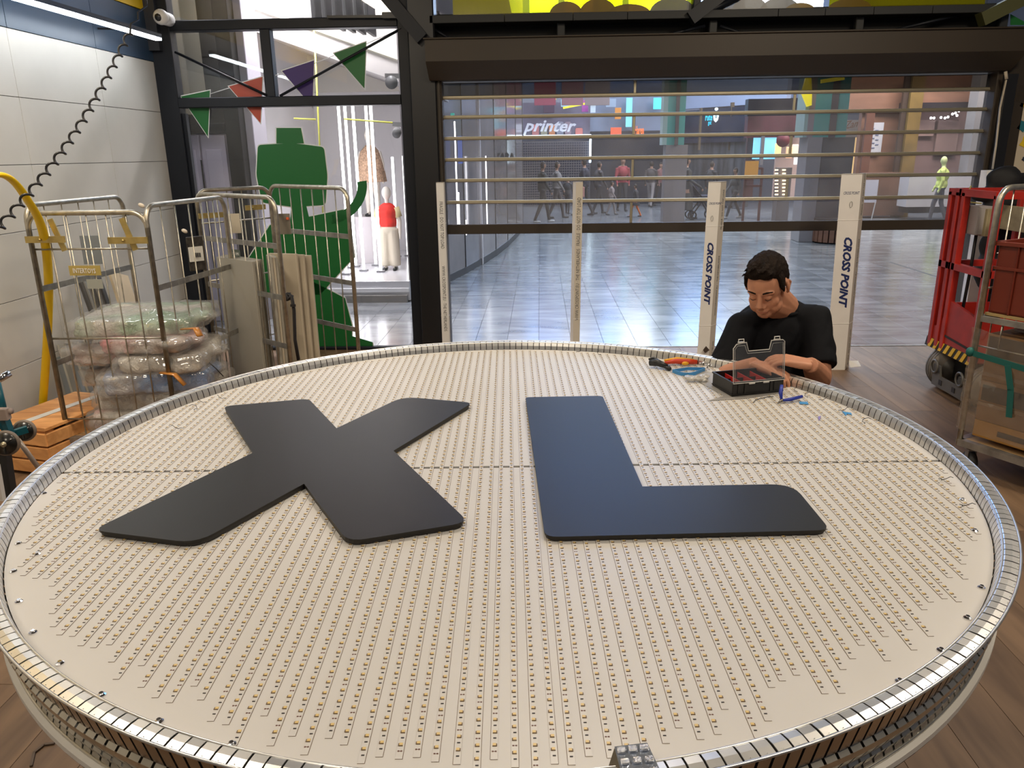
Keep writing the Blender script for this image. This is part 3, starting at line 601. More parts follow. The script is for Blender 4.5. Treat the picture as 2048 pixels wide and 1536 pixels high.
# small cutters
ct = thing('side_cutters', PZ(1565, 803, TZ+.004), 'small side cutters with blue handles standing right of the parts box', 'tool')
M_cb = mat('cutter_blue', (.015,.035,.33), .4); j = PZ(1563, 801, TZ+.010)
MB().tube([PZ(1556,806,TZ+.006), j, j+Vector((.004,.004,.002))], [.0015,.006,.005], 8).build('jaws', mat('tool_steel', (.18,.16,.14), .35, .9), ct)
MB().tube([j, j+Vector((.000,.016,.022)), j+Vector((.006,.03,.045))], [.004,.0065,.0055], 10).build('handle', M_cb, ct)
MB().tube([j, PZ(1580,799,TZ+.012), PZ(1604,793,TZ+.014)], [.004,.0065,.0055], 10).build('handle', M_cb, ct)
def wire_thing(pts, r, m, label, cat='wire', name='loose_wire'):
    return tag(MB().tube([PZ(x, y, TZ+.002+r) for x, y in pts], r, 6).build(name, m), label, cat)
wire_thing(((1507,805),(1511,800),(1520,797),(1533,794),(1547,793)), .0012, M_bk, 'short curved black wire in front of the parts box')
for pts, lab in ((((1598,804),(1615,804),(1617,809),(1600,808)), 'blue tape scrap just right of the blue cutters'), (((1684,823),(1702,826),(1704,830),(1694,828),(1692,832)), 'blue tape scrap farthest right near the rim'), (((1636,834),(1642,832),(1640,838),(1638,842)), 'tiny purple blue scrap in front of the blue tape pieces')):
    P = [PZ(x, y, TZ+.002) for x, y in pts]; tag(MB().prism(P, (0,0,.0012)).build('tape_scrap', M_tb if 'purple' not in lab else mat('scrap_violet', (.25,.22,.6), .5)), lab, 'tape')
# blister pack on a bracket at the near edge
bp_ = thing('blister_pack', PZ(1275, 1520, TZ+.02), 'silver blister pack of connectors propped on the near rim', 'packaging')
A0, A1, A2, A3 = PZ(1229,1493,TZ+.045), PZ(1294,1485,TZ+.045), PZ(1330,1560,TZ+.03), PZ(1248,1566,TZ+.03)
M_bl = mat('blister_foil', (.55,.62,.75), .18, .75, bump=.3, bscale=60); M_bub = mat('blister_bubble', (.62,.64,.68), .10, .75, bump=.5, bscale=220, coat=.8)
MB().prism([A0, A1, A2, A3], (0,0,-.002)).build('backing_sheet', M_bl, bp_)
for i in range(3):
    for k in range(3):
        u, v_ = (i+.5)/3, (k+.5)/3.2; c = A0.lerp(A1, u).lerp(A3.lerp(A2, u), v_); MB().rbox(c+Vector((0,0,.002)), (.0125,.010,.005), .003, Matrix.Rotation(.12, 3, 'Z'), seg=3).build('bubble', M_bub, bp_)
MB().prism([A0-Vector((0,0,.002)), A3-Vector((0,0,.002)), PZ(1205,1570,TZ+.003)], (.002,0,0)).build('card_flap', mat('flap_brown', (.12,.10,.07), .6), bp_)
# ================================================================ roll cages
def V(x, y, z): return Vector((x, y, z))
def utube(P0, P1, zb, zt, r=.08):
    """upside-down U between two ground points with rounded shoulders"""
    d = (P1-P0); L = d.length; d = d/L; out = [V(P0.x, P0.y, zb)]
    for i in range(6):
        a = PI/2*i/5; p = P0+d*(r-r*math.cos(a)); out.append(V(p.x, p.y, zt-r+r*math.sin(a)))
    for i in range(6):
        a = PI/2*i/5; p = P1-d*(r-r*math.sin(a)); out.append(V(p.x, p.y, zt-r+r*math.cos(a)))
    out.append(V(P1.x, P1.y, zb)); return out
def side(root, P0, P1, zb, zt, bars, nrod, label=None, rodbars=(), r=.014, m=M_gal):
    P0 = V(P0[0], P0[1], 0); P1 = V(P1[0], P1[1], 0); d = (P1-P0)
    MB().tube(utube(P0, P1, zb, zt), r, 8).build('frame_tube', m, root)
    for z in bars: MB().bar(V(P0.x, P0.y, z), V(P1.x, P1.y, z), .006, .032).build('cross_bar', M_galdk, root)
    for z in rodbars: MB().cyl(V(P0.x, P0.y, z), V(P1.x, P1.y, z), .0055, 6).build('cross_rod', m, root)
    for i in range(1, nrod+1):
        p = P0+d*(i/(nrod+1)); MB().cyl(V(p.x, p.y, zb+.02), V(p.x, p.y, zt-.006), .0042, 6).build('wire_rod', m, root)
def latch(root, p, q, z):
    MB().bar(V(*p, z), V(*q, z), .012, .034).cyl(V(*p, z)+(V(*q, z)-V(*p, z))*.4+V(0,-.01,0), V(*p, z)+(V(*q, z)-V(*p, z))*.4+V(0,-.018,0), .007, 8).build('latch', M_brass, root)
def base(root, pts, z=.17, wheels=True):
    P = [V(x, y, z-.03) for x, y in pts]; cen = sum(P, Vector())/4
    for a in range(4): MB().bar(P[a], P[(a+1) % 4], .04, .035).build('base_rail', M_galdk, root)
    MB().prism([p.lerp(cen, .05)+V(0,0,.005) for p in P], (0,0,.012)).build('base_deck', mat('deck_wood', (.38,.24,.11), .6, var=.2, vscale=10), root)
    for p in P:
        q = p.lerp(cen, .12); q.z = .055; mb = MB().cyl(q-V(.016,0,0), q+V(.016,0,0), .053, 16); c = mb.build('caster', mat('caster_rubber', (.03,.03,.03), .6), root)
        MB().bar(q+V(-.021,0,.065), q+V(-.021,0,-.01), .03, .004, up=(1,0,0)).bar(q+V(.021,0,.065), q+V(.021,0,-.01), .03, .004, up=(1,0,0)).box(q+V(0,0,.068), (.05,.05,.006)).build('fork', M_galdk, c)
PL, P0, PB, PBL = (-2.68, 4.0), (-2.045, 4.0), (-1.965, 4.84), (-2.62, 4.86)
c1 = thing('roll_cage', (-2.33, 4.4, 0), 'galvanised wire roll cage nearest the left wall, holding wrapped plastic bundles', 'roll cage', 'wire roll cages')
z498, z676, z836 = PY(170,498,4).z, PY(170,677,4).z, PY(170,838,4).z
side(c1, PL, P0, .06, 1.43, [], 5, rodbars=(z498, z676, z836))
side(c1, P0, PB, .06, 1.46, [1.03, .615, .25], 5)
side(c1, PL, PBL, .06, 1.47, [1.03, .615, .25], 5)
latch(c1, (-2.69,3.975), (-2.48,3.975), PY(90,478,4).z); latch(c1, (-2.25,3.975), (-2.04,3.975), PY(230,480,4).z)
for x in (-2.55, -2.17): MB().bar((x, 3.99, 1.40), (x+.05, 3.99, PY(100,490,4).z-.03), .03, .006, up=(0,1,0)).build('strap_iron', M_brass, c1)
base(c1, [PL, P0, PB, PBL], .20)
MB().box(PY(170,541,3.985), (.17,.004,.052)).build('name_plate', mat('plate_gold', (.42,.32,.09), .5), c1, label='olive gold name plate')
text('INTERTOYS', .036, PY(146,546,3.98), (1,0,-.02), (0,0,1), M_white, c1, bold=.0004, sx=.66)
MB().box(PY(182,500,4.86), (.12,.004,.18)).build('tag_plate', mat('plate_grey', (.25,.27,.28), .3, .4), c1)
MB().box(PY(190,568,3.985), (.085,.004,.05)).build('tag_plate', mat('plate_pale', (.33,.34,.30), .5), c1)
MB().rbox(PY(392,507,4.50), (.10,.012,.20), .01, Matrix.Rotation(.9, 3, 'Z'), axis=0).build('sign_plate', mat('label_black', (.03,.025,.02), .6, var=.9, vscale=40), c1)
MB().box(PY(392,508,4.49), (.085,.014,.085), Matrix.Rotation(.9, 3, 'Z')).build('barcode_label', mat('label_white', (.70,.68,.62), .6), c1)
mb = MB()
for i in range(14): p = PY(383.0+i*1.4, 510, 4.478); mb.box(p, (.0022 if i % 3 else .0035, .002, .026))
mb.build('barcode', M_inkb, c1)
for q_ in (PY(283,411,4.05), PY(369,462,4.45)): MB().sphere(q_, (.020,.011,.012), Matrix.Rotation(.5,3,'Y'), u=7, v_=4).build('tape_remnant', mat('tape_old', (.62,.55,.45), .6), c1)
# second cage
A_, B_ = (-2.23, 5.05), (-1.53, 4.5); B2, A2 = (-1.21, 4.93), (-1.90, 5.50)
c2 = thing('roll_cage', (-1.7, 5.0, 0), 'galvanised wire roll cage further back, holding upright grey shelf boards', 'roll cage', 'wire roll cages')
side(c2, A_, B_, .06, 1.47, [PY(563,493,4.5).z, PY(576,596,4.5).z, PY(583,694,4.5).z], 6)
side(c2, A2, B2, .06, 1.50, [PY(662,474,4.93).z, PY(676,567,4.93).z, PY(683,660,4.93).z], 6)
side(c2, A_, A2, .06, 1.49, [], 4, rodbars=(1.28, .9, .45))
latch(c2, (-2.22,5.03), (-2.10,5.16), 1.33); latch(c2, (-2.02,5.33), (-1.92,5.44), 1.36)
base(c2, [A_, B_, B2, A2], .20)
MB().box(PY(465,447,5.2), (.10,.006,.13), Matrix.Rotation(.3,3,'Z')).build('paper_card', mat('card_cream', (.50,.44,.34), .6), c2)
MB().box(PY(567,448,4.6), (.085,.006,.12)).build('sign_plate', mat('plate_taupe', (.16,.14,.11), .5), c2)
MB().box(PY(575,437,4.59), (.014,.006,.014)).build('sign_mark', mat('mark_orange', (.6,.10,.03), .5), c2)
MB().box(PY(470,506,4.9), (.10,.006,.045), Matrix.Rotation(-.6,3,'Z')).build('name_plate', mat('plate_green_grey', (.20,.24,.20), .5), c2)
text('INTERTOYS', .022, PY(462,509,4.87), (1,-.65,0), (0,0,1), M_white, c2, bold=.0006, sx=.7)
# black strap on the cage
tag(MB().tube([PY(574,586,4.45), PY(583,592,4.44), PY(588,620,4.43), PY(590,680,4.43), PY(597,720,4.43)], .014, 6, flat=.35).tube([PY(583,592,4.44), PY(577,600,4.45), PY(576,586,4.45)], .02, 6, flat=.4).box(PY(586,611,4.42), (.03,.01,.014)).build('strap', mat('strap_black', (.012,.010,.010), .7)), 'black webbing strap hanging down the right post of the cage with shelf boards', 'strap')
# boards inside cage 2
M_bd = mat('shelf_board', (.36,.335,.28), .45, var=.06, vscale=3); M_bd2 = mat('shelf_board_cream', (.52,.45,.34), .5, var=.06, vscale=3)
dirA = (V(*B_,0)-V(*A_,0)).normalized(); nA = V(-dirA.y, dirA.x, 0)
def board(px, pyt, Y, wdt, ht, th, lean, m, label, yawv=None, name='shelf_board'):
    p = PY(px, pyt, Y); a = math.atan2(dirA.y, dirA.x) if yawv is None else yawv
    R = Matrix.Rotation(a, 3, 'Z') @ Matrix.Rotation(lean, 3, 'X') @ Matrix.Rotation(0, 3, 'Y')
    mb = MB().rbox((0,0,-ht/2), (wdt, th, ht), .003, seg=1); mb.v = [R @ v+p for v in mb.v]
    dz = .19-min(v.z for v in mb.v)
    o = mb.build(name, m); return tag(o, label, 'board', 'upright boards in the back roll cage')
for i in range(4):
    p = PY(468+i*1.5, 518-i*1.2, 4.80+.028*i); board(470+5*i, 518-i*1.3, 4.80+.03*i, .42, p.z-.185, .018, -.0, M_bd, ['broad grey shelf board at the front left of the back cage','grey shelf board second from the front in the back cage','grey shelf board third from the front in the back cage','grey shelf board fourth from the front in the back cage'][i])
for i in range(3):
    p = PY(578, 508, 4.90+.03*i); board(566+14*i, 507+i*1.5, 4.86+.035*i, .20, p.z-.19, .022, 0, M_bd2, ['cream narrow board at the right of the back cage, frontmost','cream narrow board second at the right of the back cage','cream narrow board third at the right of the back cage'][i], yawv=-.25)
for i in range(3):
    p = PY(538+5*i, 512, 4.72+.02*i); R = Matrix.Rotation(-1.1, 3, 'Z'); mb = MB().rbox((0,0,-(p.z-.19)/2), (.16,.016,p.z-.19), .003, seg=1); mb.v = [R @ v+p for v in mb.v]
    tag(mb.build('shelf_board', M_bd2 if i % 2 else M_bd), ['narrow board on edge just right of the broad grey boards','second narrow board on edge between grey and cream boards','third narrow board on edge beside the cream boards'][i], 'board', 'upright boards in the back roll cage')
# ---------------------------------------------------------------- boards leaning on the wall behind cage 1
M_ply = mat('pale_plywood', (.62,.50,.33), .55, var=.08, vscale=6, stretch=(1,1,.2)); M_mp = mat('metal_profile', (.42,.40,.37), .35, .7)
def lean(px0, py0, Y0, px1, py1, Y1, wdt, th, m, name, label, cat, group=None):
    return tag(MB().bar(PY(px0,py0,Y0), PY(px1,py1,Y1), wdt, th, up=(1,0,.3)).build(name, m), label, cat, group)
lean(236,548,5.25,278,680,5.10,.20,.018,M_ply,'plywood_board','pale plywood board leaning on the wall behind the left cage','board')
for i in range(5):
    lean(160+i*9,560-i*2,5.10+.03*i,208+i*9,690,4.98+.03*i,.035,.018,M_mp if i % 2 else mat('profile_dark', (.06,.055,.05), .5),'metal_profile',['leftmost','second','third','fourth','rightmost'][i]+' of the leaning metal profiles beside the pale plywood board','profile','metal profiles leaning behind the cage')
for i in range(6):
    lean(108+i*13,692-i*2,4.80,152+i*14,850-i*10,4.62,.05,.014,M_bd if i % 2 else M_mp,'leaning_plank',['leftmost','second','third','fourth','fifth','rightmost'][i]+' of the low leaning slats above the wooden crate','slat','low slats leaning on the wall')
# ---------------------------------------------------------------- wooden crate
cr_ = thing('wooden_crate', (-2.75, 4.2, 0), 'orange brown wooden pallet crate on the floor by the left wall', 'crate')
M_cr = wood_mat('crate_wood', (.50,.22,.07), (.78,.40,.15), .55, (3,14,14), .15); zc = .27
q = [PZ(22,858,zc), PZ(78,852,zc), PZ(196,797,zc), PZ(135,797,zc)]
q = [V(-3.08,3.98,0), V(-2.86,3.92,0), V(-2.66,4.45,0), V(-3.08,4.50,0)]
e0 = V(-3.09,3.95,0); ux = V(.96,-.25,0).normalized(); uy = V(.25,.96,0).normalized()
Rc = Matrix((ux, uy, V(0,0,1))).transposed()
def cbx(name, u0, u1, v0, v1, z0, z1, m=M_cr, **k):
    MB().rbox(e0+ux*(u0+u1)/2+uy*(v0+v1)/2+V(0,0,(z0+z1)/2), (u1-u0, v1-v0, z1-z0), .003, Rc, seg=1, axis=0 if u1-u0 > v1-v0 else 1).build(name, m, cr_, **k)
for k in range(3): cbx('side_board', 0, .40, -.01, .012, .02+k*.083, .092+k*.083)
for k in range(3): cbx('end_board', .385, .405, 0, .62, .02+k*.083, .092+k*.083); cbx('end_board', 0, .02, .0, .62, .02+k*.083, .092+k*.083)
for k in range(2): cbx('lid_board', .0+k*.205, .195+k*.205, .0, .60, .272, .292)
cbx('post_block', .03, .09, .012, .07, .02, .27); cbx('post_block', .32, .38, .012, .07, .02, .27)
MB().prism([p+V(0,0,.2935) for p in (e0+ux*.17+uy*.02, e0+ux*.225+uy*.02, e0+ux*.25+uy*.56, e0+ux*.20+uy*.58)], (0,0,.001)).build('white_tape', mat('tape_white', (.66,.66,.62), .4), cr_)
tag(MB().rbox(PZ(150,860,.1)+V(.04,.1,.02), (.34,.24,.22), .006, Rc).build('wooden_block', M_cr), 'smaller brown wooden box half hidden behind the crate', 'crate')
# ---------------------------------------------------------------- wrapped bundles in cage 1
def wrapmat(name, c, c2, sc=3):
    m = bpy.data.materials.new(name); m.use_nodes = True; nt = m.node_tree; b = nt.nodes['Principled BSDF']; b.inputs['Roughness'].default_value = .5
    tc = nt.nodes.new('ShaderNodeTexCoord'); n = nt.nodes.new('ShaderNodeTexNoise'); n.inputs['Scale'].default_value = sc; n.inputs['Detail'].default_value = 3; nt.links.new(tc.outputs['Object'], n.inputs[0])
    r = nt.nodes.new('ShaderNodeValToRGB'); e = r.color_ramp.elements; e[0].position = .42; e[0].color = tuple(c)+(1,); e[1].position = .60; e[1].color = tuple(c2)+(1,)
    nt.links.new(n.outputs[0], r.inputs[0]); nt.links.new(r.outputs[0], b.inputs['Base Color'])
    b.inputs['Coat Weight'].default_value = 1; b.inputs['Coat Roughness'].default_value = .12
    w1 = nt.nodes.new('ShaderNodeTexNoise'); w1.inputs['Scale'].default_value = 26; w1.inputs['Detail'].default_value = 5; w1.inputs['Distortion'].default_value = 2.5; nt.links.new(tc.outputs['Object'], w1.inputs[0])
    bp = nt.nodes.new('ShaderNodeBump'); bp.inputs['Strength'].default_value = .8; bp.inputs['Distance'].default_value = .02; nt.links.new(w1.outputs[0], bp.inputs['Height']); nt.links.new(bp.outputs[0], b.inputs['Normal']); nt.links.new(bp.outputs[0], b.inputs['Coat Normal'])
    return m
M_pw = film('bundle_film', (.97,.97,.97), (.85,.83,.80), .16, .16, .07); W_cream = (.74,.69,.61); wm = [wrapmat('wrap_green', W_cream, (.30,.46,.28)), wrapmat('wrap_pink', W_cream, (.75,.42,.36)), wrapmat('wrap_blue', (.55,.54,.56), (.10,.26,.60)), wrapmat('wrap_plain', W_cream, (.52,.46,.38)), wrapmat('wrap_red', (.75,.16,.18), (.60,.48,.42))]
def bundle(c, d, rz, m, label, sd, tilt=(0,0)):
    mb = MB(); R = Matrix.Rotation(rz, 3, 'Z') @ Matrix.Rotation(tilt[0], 3, 'X') @ Matrix.Rotation(tilt[1], 3, 'Y')
    mb.rbox((0,0,0), d, .045, seg=3); rnd = random.Random(sd)
    for k in range(6): mb.sphere((rnd.uniform(-.42,.42)*d[0], rnd.uniform(-.4,.4)*d[1], rnd.uniform(-.3,.35)*d[2]), (.10,.08,d[2]*.42), u=10, v_=6)
    mb.sphere((d[0]*.5,0,d[2]*.1), (.05,.09,.03), u=10, v_=6).sphere((-d[0]*.5,0,0), (.04,.12,.02), u=10, v_=6)
    mb.v = [R @ v+Vector(c) for v in mb.v]
    def ds(p): q = p*9+Vector((sd,sd,0)); n = noise.noise(q)*.022+noise.noise(q*2.6)*.014+abs(noise.noise(q*5))*.008; cc = p-Vector(c); return p+cc.normalized()*n
    t = thing('wrapped_bundle', Vector(c)-V(0,0,d[2]/2), label, 'bundle', 'plastic wrapped bundles in the cage')
    blob_obj(mb, .012, 2, 'packet', m, t, displace=ds)
    def dw(p): q = p*14+Vector((sd,0,sd)); n = .010+abs(noise.noise(q))*.030+abs(noise.noise(q*3))*.014; cc = p-Vector(c); return p+V(cc.x*.06, cc.y*.06, 0)+cc.normalized()*n
    blob_obj(mb, .013, 0, 'plastic_wrap', M_pw, t, displace=dw); return t
bl = [((-2.33,4.40,.785),(.62,.56,.10),.1,wm[0],'topmost wrapped bundle with green print under clear plastic'),
      ((-2.22,4.20,.70),(.46,.34,.08),.0,wm[4],'red pink folded bundle just under the topmost one'),
      ((-2.44,4.40,.62),(.50,.52,.10),-.1,wm[1],'pale pink wrapped bundle on the left under the red one'),
      ((-2.15,4.30,.60),(.44,.55,.10),.15,wm[3],'cream wrapped bundle on the right with orange tape'),
      ((-2.22,4.28,.49),(.55,.50,.12),.25,wm[2],'wrapped bundle with blue print below the middle of the pile'),
      ((-2.46,4.45,.47),(.42,.45,.10),.0,wm[3],'cream wrapped bundle on the left under the pink one'),
      ((-2.25,4.35,.37),(.55,.55,.12),-.05,wm[3],'striped cream wrapped bundle second from the bottom'),
      ((-2.28,4.35,.26),(.60,.60,.12),.1,wm[1],'lowest wrapped bundle on the deck of the cage')]
for i, (c, d, rz, m, lab) in enumerate(bl): bundle(c, d, rz, m, lab, i*3.7+1)
M_ot = mat('orange_tape', (.50,.20,.03), .3, coat=.5)
for (a, b, c, lab) in (((365,658,4.10),(400,672,4.02),(392,660,4.05),'orange tape strip on the cream bundle near the cage side'), ((322,745,4.0),(370,770,3.98),(350,752,3.98),'orange tape strip across the corner of the blue printed bundle'), ((270,830,3.95),(320,815,3.95),(300,822,3.95),'orange tape low on the pile just above the sign rim')):
    tag(MB().tube([PY(*a), PY(*c)+V(0,0,.01), PY(*b)], .02, 6, flat=.3).build('packing_tape', M_ot), lab, 'tape')
tag(MB().tube([PY(418,725,4.2), PY(432,737,4.2), PY(447,753,4.2)], .003, 5).build('loose_cable', M_black), 'thin black cable end poking out right of the bundles', 'cable')
# ---------------------------------------------------------------- coiled air hose and yellow hose
p0 = PY(292,-30,4.2); p1 = PY(285,22,4.0); p2 = PY(258,62,3.8)
pts = []; a0, a1 = PY(262,62,3.8), PY(-14,470,2.6)
N = 19*14
for i in range(N+1):
    t = i/N; c = a0.lerp(a1, t)+V(0,0,-.10*math.sin(PI*t)*.6); rr = .0135; ph = t*2*PI*19
    ax = (a1-a0).normalized(); u = ax.orthogonal().normalized(); v_ = ax.cross(u); pts.append(c+u*rr*math.cos(ph)+v_*rr*math.sin(ph))
tag(MB().tube([p0, PY(293,12,4.05), PY(276,25,4.0), PY(277,40,3.9), PY(262,48,3.85)]+pts, .0048, 6).build('coiled_hose', M_black), 'thin black coiled air hose hanging from the roof down to the left edge', 'hose')
yh = [(-25,352,3.6),(5,350,3.65),(30,366,3.72),(55,400,3.8),(78,440,3.9),(91,490,4.0),(97,560,4.1),(96,640,4.2),(92,720,4.3),(84,830,4.4)]
P = [PY(*q) for q in yh]; sm = []
for i in range(len(P)-1):
    for k in range(5):
        t = k/5; a = P[max(i-1,0)]; b = P[i]; c = P[i+1]; d = P[min(i+2,len(P)-1)]
        sm.append(.5*((2*b)+(c-a)*t+(2*a-5*b+4*c-d)*t*t+(3*b-a-3*c+d)*t**3))
tag(MB().tube(sm+[P[-1]], .024, 10, flat=.55).build('yellow_hose', mat('hose_yellow', (.85,.56,.0), .4)), 'flat yellow hose curving down in front of the left wall', 'hose')
# ---------------------------------------------------------------- teal trolley with black wheels at the left edge
tt = thing('teal_trolley', (-1.95, 2.75, 0), 'teal folding trolley with black wheels cut off by the left picture edge', 'trolley')
M_te = mat('teal_paint', (.005,.085,.115), .35); Yt = 2.75
def wheel(px, py, Yw, r):
    c = PY(px, py, Yw); ax = V(.25,-1,.1).normalized()
    o = MB().cyl(c-ax*.018, c+ax*.018, r, 28).build('wheel', mat('wheel_black', (.010,.010,.010), .3, coat=.4), tt)
    MB().tube([c+ax*.0+(V(1,.25,0).normalized()*math.cos(2*PI*k/28)+ax.cross(V(1,.25,0).normalized())*math.sin(2*PI*k/28))*r for k in range(28)], .009, 8, closed=True).build('tyre', mat('tyre_grey', (.20,.16,.13), .5), o)
    MB().cyl(c+ax*.018, c+ax*.026, r*.25, 14).cyl(c+ax*.026, c+ax*.032, r*.12, 8).build('hub', M_alu, o)
    for k in range(3):
        a = 2*PI*k/3+.5; e = (V(1,.25,0).normalized()*math.cos(a)+ax.cross(V(1,.25,0).normalized())*math.sin(a)); MB().bar(c+ax*.019+e*r*.25, c+ax*.019+e*r*.85, .006, .003).build('spoke', mat('wheel_black', (.01,.01,.01), .3), o)
wheel(49, 861, 2.85, .036); wheel(12, 886, 2.70, .042)
MB().tube([PY(-8,765,Yt), PY(4,815,Yt), PY(2,850,Yt), PY(25,868,Yt)], .016, 8).bar(PY(-10,790,Yt), PY(18,860,Yt), .03, .02).bar(PY(10,872,Yt), PY(55,858,2.80), .02, .026).build('frame', M_te, tt)
MB().cyl(PY(-12,764,Yt-.05), PY(19,746,Yt), .014, 16).build('chrome_tube', M_chrome, tt)
MB().rbox(PY(6,828,Yt-.03), (.045,.03,.045), .004).cyl(PY(14,822,Yt-.02), PY(24,822,Yt-.02), .012, 12).build('clamp', mat('clamp_pink_grey', (.38,.30,.26), .5), tt)
MB().bar(PY(8,905,Yt), PY(22,1000,Yt-.02), .035, .035, up=(1,0,0)).build('black_post', M_black, tt)
MB().bar(PY(-8,930,Yt-.1), PY(4,1000,Yt-.1), .02, .02, up=(1,0,0)).build('white_post', M_white, tt)
MB().cyl(PY(36,880,Yt+.05), PY(95,960,Yt+.15), .010, 10).build('clear_tube', mat('tube_grey', (.40,.33,.28), .2, coat=.5), tt)
# straw on the floor
tag(MB().bar(PZ(62,1532,.004), PZ(68,1505,.004), .008, .004).bar(PZ(68,1505,.004), PZ(88,1489,.004), .008, .004).bar(PZ(88,1489,.004), PZ(109,1486,.004), .008, .004).build('offcut_strip', mat('offcut', (.10,.065,.04), .5)), 'curved dark offcut strip on the wood floor at bottom left', 'offcut')
# ================================================================ upright cartons
def carton(px_l, px_c, px_r, Yc, zt, zb, label, wface, angle, big=True, small='CROSS POINT', leanx=0, wcor=None):
    """two faces seen: front (toward camera-left) and narrow right side"""
    pc = PY(px_c, 500, Yc)
    t = thing('tall_carton', (pc.x, pc.y, zb), label, 'box', 'tall white cartons standing in a row')
    return t, pc
def tall(pxl, pxc, pxr, ytop, Yc, label, zb=0, pxl2=None, pxc2=None, pxr2=None, ybot=None, f_texts=(), s_texts=(), dl=.02, dr=.03, ztop=None):
    """corner edge at Yc; left face corner a bit behind, right face corner further behind"""
    tc = PY(pxc, ytop, Yc); tl = PY(pxl, ytop, Yc+dl); trr = PY(pxr, ytop, Yc+dr); zt = tc.z if ztop is None else ztop
    if ybot: bc = PY(pxc2, ybot, Yc); bl_ = PY(pxl2, ybot, Yc+dl); br = PY(pxr2, ybot, Yc+dr)
    A = [V(tl.x, tl.y, zt), V(tc.x, tc.y, zt), V(trr.x, trr.y, zt)]; A.append(A[0]+A[2]-A[1])
    sh_ = Vector((0,0,0))
    if ybot:
        # lean: how far the foot is from the head
        f0 = PY(pxc2, ybot, Yc); sh_ = V(f0.x-tc.x, 0, 0)*((zt-zb)/max(zt-f0.z, .1))
    B = [V(a.x, a.y, zb)+sh_ for a in A]
    t = thing('tall_carton', (B[1].x, B[1].y, zb), label, 'box', 'tall white cartons standing in a row')
    zs = [0, .36, .78, 1.0]; fs = []; vs = []
    mb = MB()
    lvl = [[B[k].lerp(A[k], z) for k in range(4)] for z in (0, .25, .4, .78, 1)]
    for i in range(4):
        lo, hi = lvl[i], lvl[i+1]
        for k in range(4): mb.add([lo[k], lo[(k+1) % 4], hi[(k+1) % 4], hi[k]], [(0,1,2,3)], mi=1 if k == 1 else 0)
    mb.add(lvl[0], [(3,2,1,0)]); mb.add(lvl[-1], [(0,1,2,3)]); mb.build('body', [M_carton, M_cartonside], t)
    for z in (.25, .78):      # taped folds that stand proud
        P = [B[k].lerp(A[k], z) for k in range(4)]; c = sum(P, Vector())/4; mb = MB()
        for k in range(4): mb.bar(c+(P[k]-c)*1.02, c+(P[(k+1) % 4]-c)*1.02, .0025, .004)
        mb.build('fold_ridge', M_carton, t)
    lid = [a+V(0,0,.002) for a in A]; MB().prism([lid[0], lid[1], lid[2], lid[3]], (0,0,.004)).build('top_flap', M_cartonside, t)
    nF = (A[1]-A[0]).normalized(); nS = (A[2]-A[1]).normalized(); up = (A[1]-B[1]).normalized(); Hh = (A[1]-B[1]).length; wF = (A[1]-A[0]).length; wS = (A[2]-A[1]).length
    oF = nF.cross(up)*.0006; oS = nS.cross(up)*.0006
    def put(face, body, size, h, u, vertical, bold=0, shear=0, m=M_ink, sx=1):
        O = (A[0] if face == 'F' else A[1]); r = nF if face == 'F' else nS; wd = wF if face == 'F' else wS; off = oF if face == 'F' else oS
        p = (B[0] if face == 'F' else B[1])+up*(h*Hh)+r*(u*wd)+off
        if vertical == 'down': text(body, size, p, -up, r, m, t, shear=shear, bold=bold, sx=sx)
        elif vertical == 'up': text(body, size, p, up, -r, m, t, shear=shear, bold=bold, sx=sx)
        else: text(body, size, p, r, up, m, t, shear=shear, bold=bold, sx=sx)
    return t, put
fr_t = 'FRAGILE · DO NOT TOP LOAD'
# 4 (right, big)
t, put = tall(1683,1728-3,1733,349,6.00,'tall white carton with blue lettering right of the man, largest in the row', 0, 1649,1691,1715,722,dl=.0,dr=.09)
put('F','CROSS POINT',.030,.905,.16,None,bold=.0002,shear=.3,sx=.62); put('F','CROSS POINT',.082,.70,.42,'down',bold=.0038,shear=.3,sx=1.03)
put('F','specialist in curtains · rails and tracks',.019,.66,.18,'down',m=M_inkb,sx=.9) if False else None
put('S',fr_t,.036,.80,.72,'up',m=M_inkb,sx=.62); put('S','WWW.CROSSPOINT.EU  ·  THE NETHERLANDS',.034,.34,.72,'up',m=M_inkb,sx=.72); put('S',fr_t,.034,.02,.72,'up',m=M_inkb,sx=.62)
MB().tube([t.location+V(0,0,0)]*0 or [PY(1702,409,5.995)+V(.010*math.cos(a)*1.0, -.002, .022*math.sin(a)) for a in [2*PI*k/14 for k in range(14)]], .0012, 4, closed=True).build('printed_symbol', M_inkb, t)
MB().prism([PY(1698,722,5.99), PY(1716,722,5.98), PY(1722,733,5.9), PY(1700,735,5.92)], (0,0,.003)).build('bottom_flap', M_carton, t)
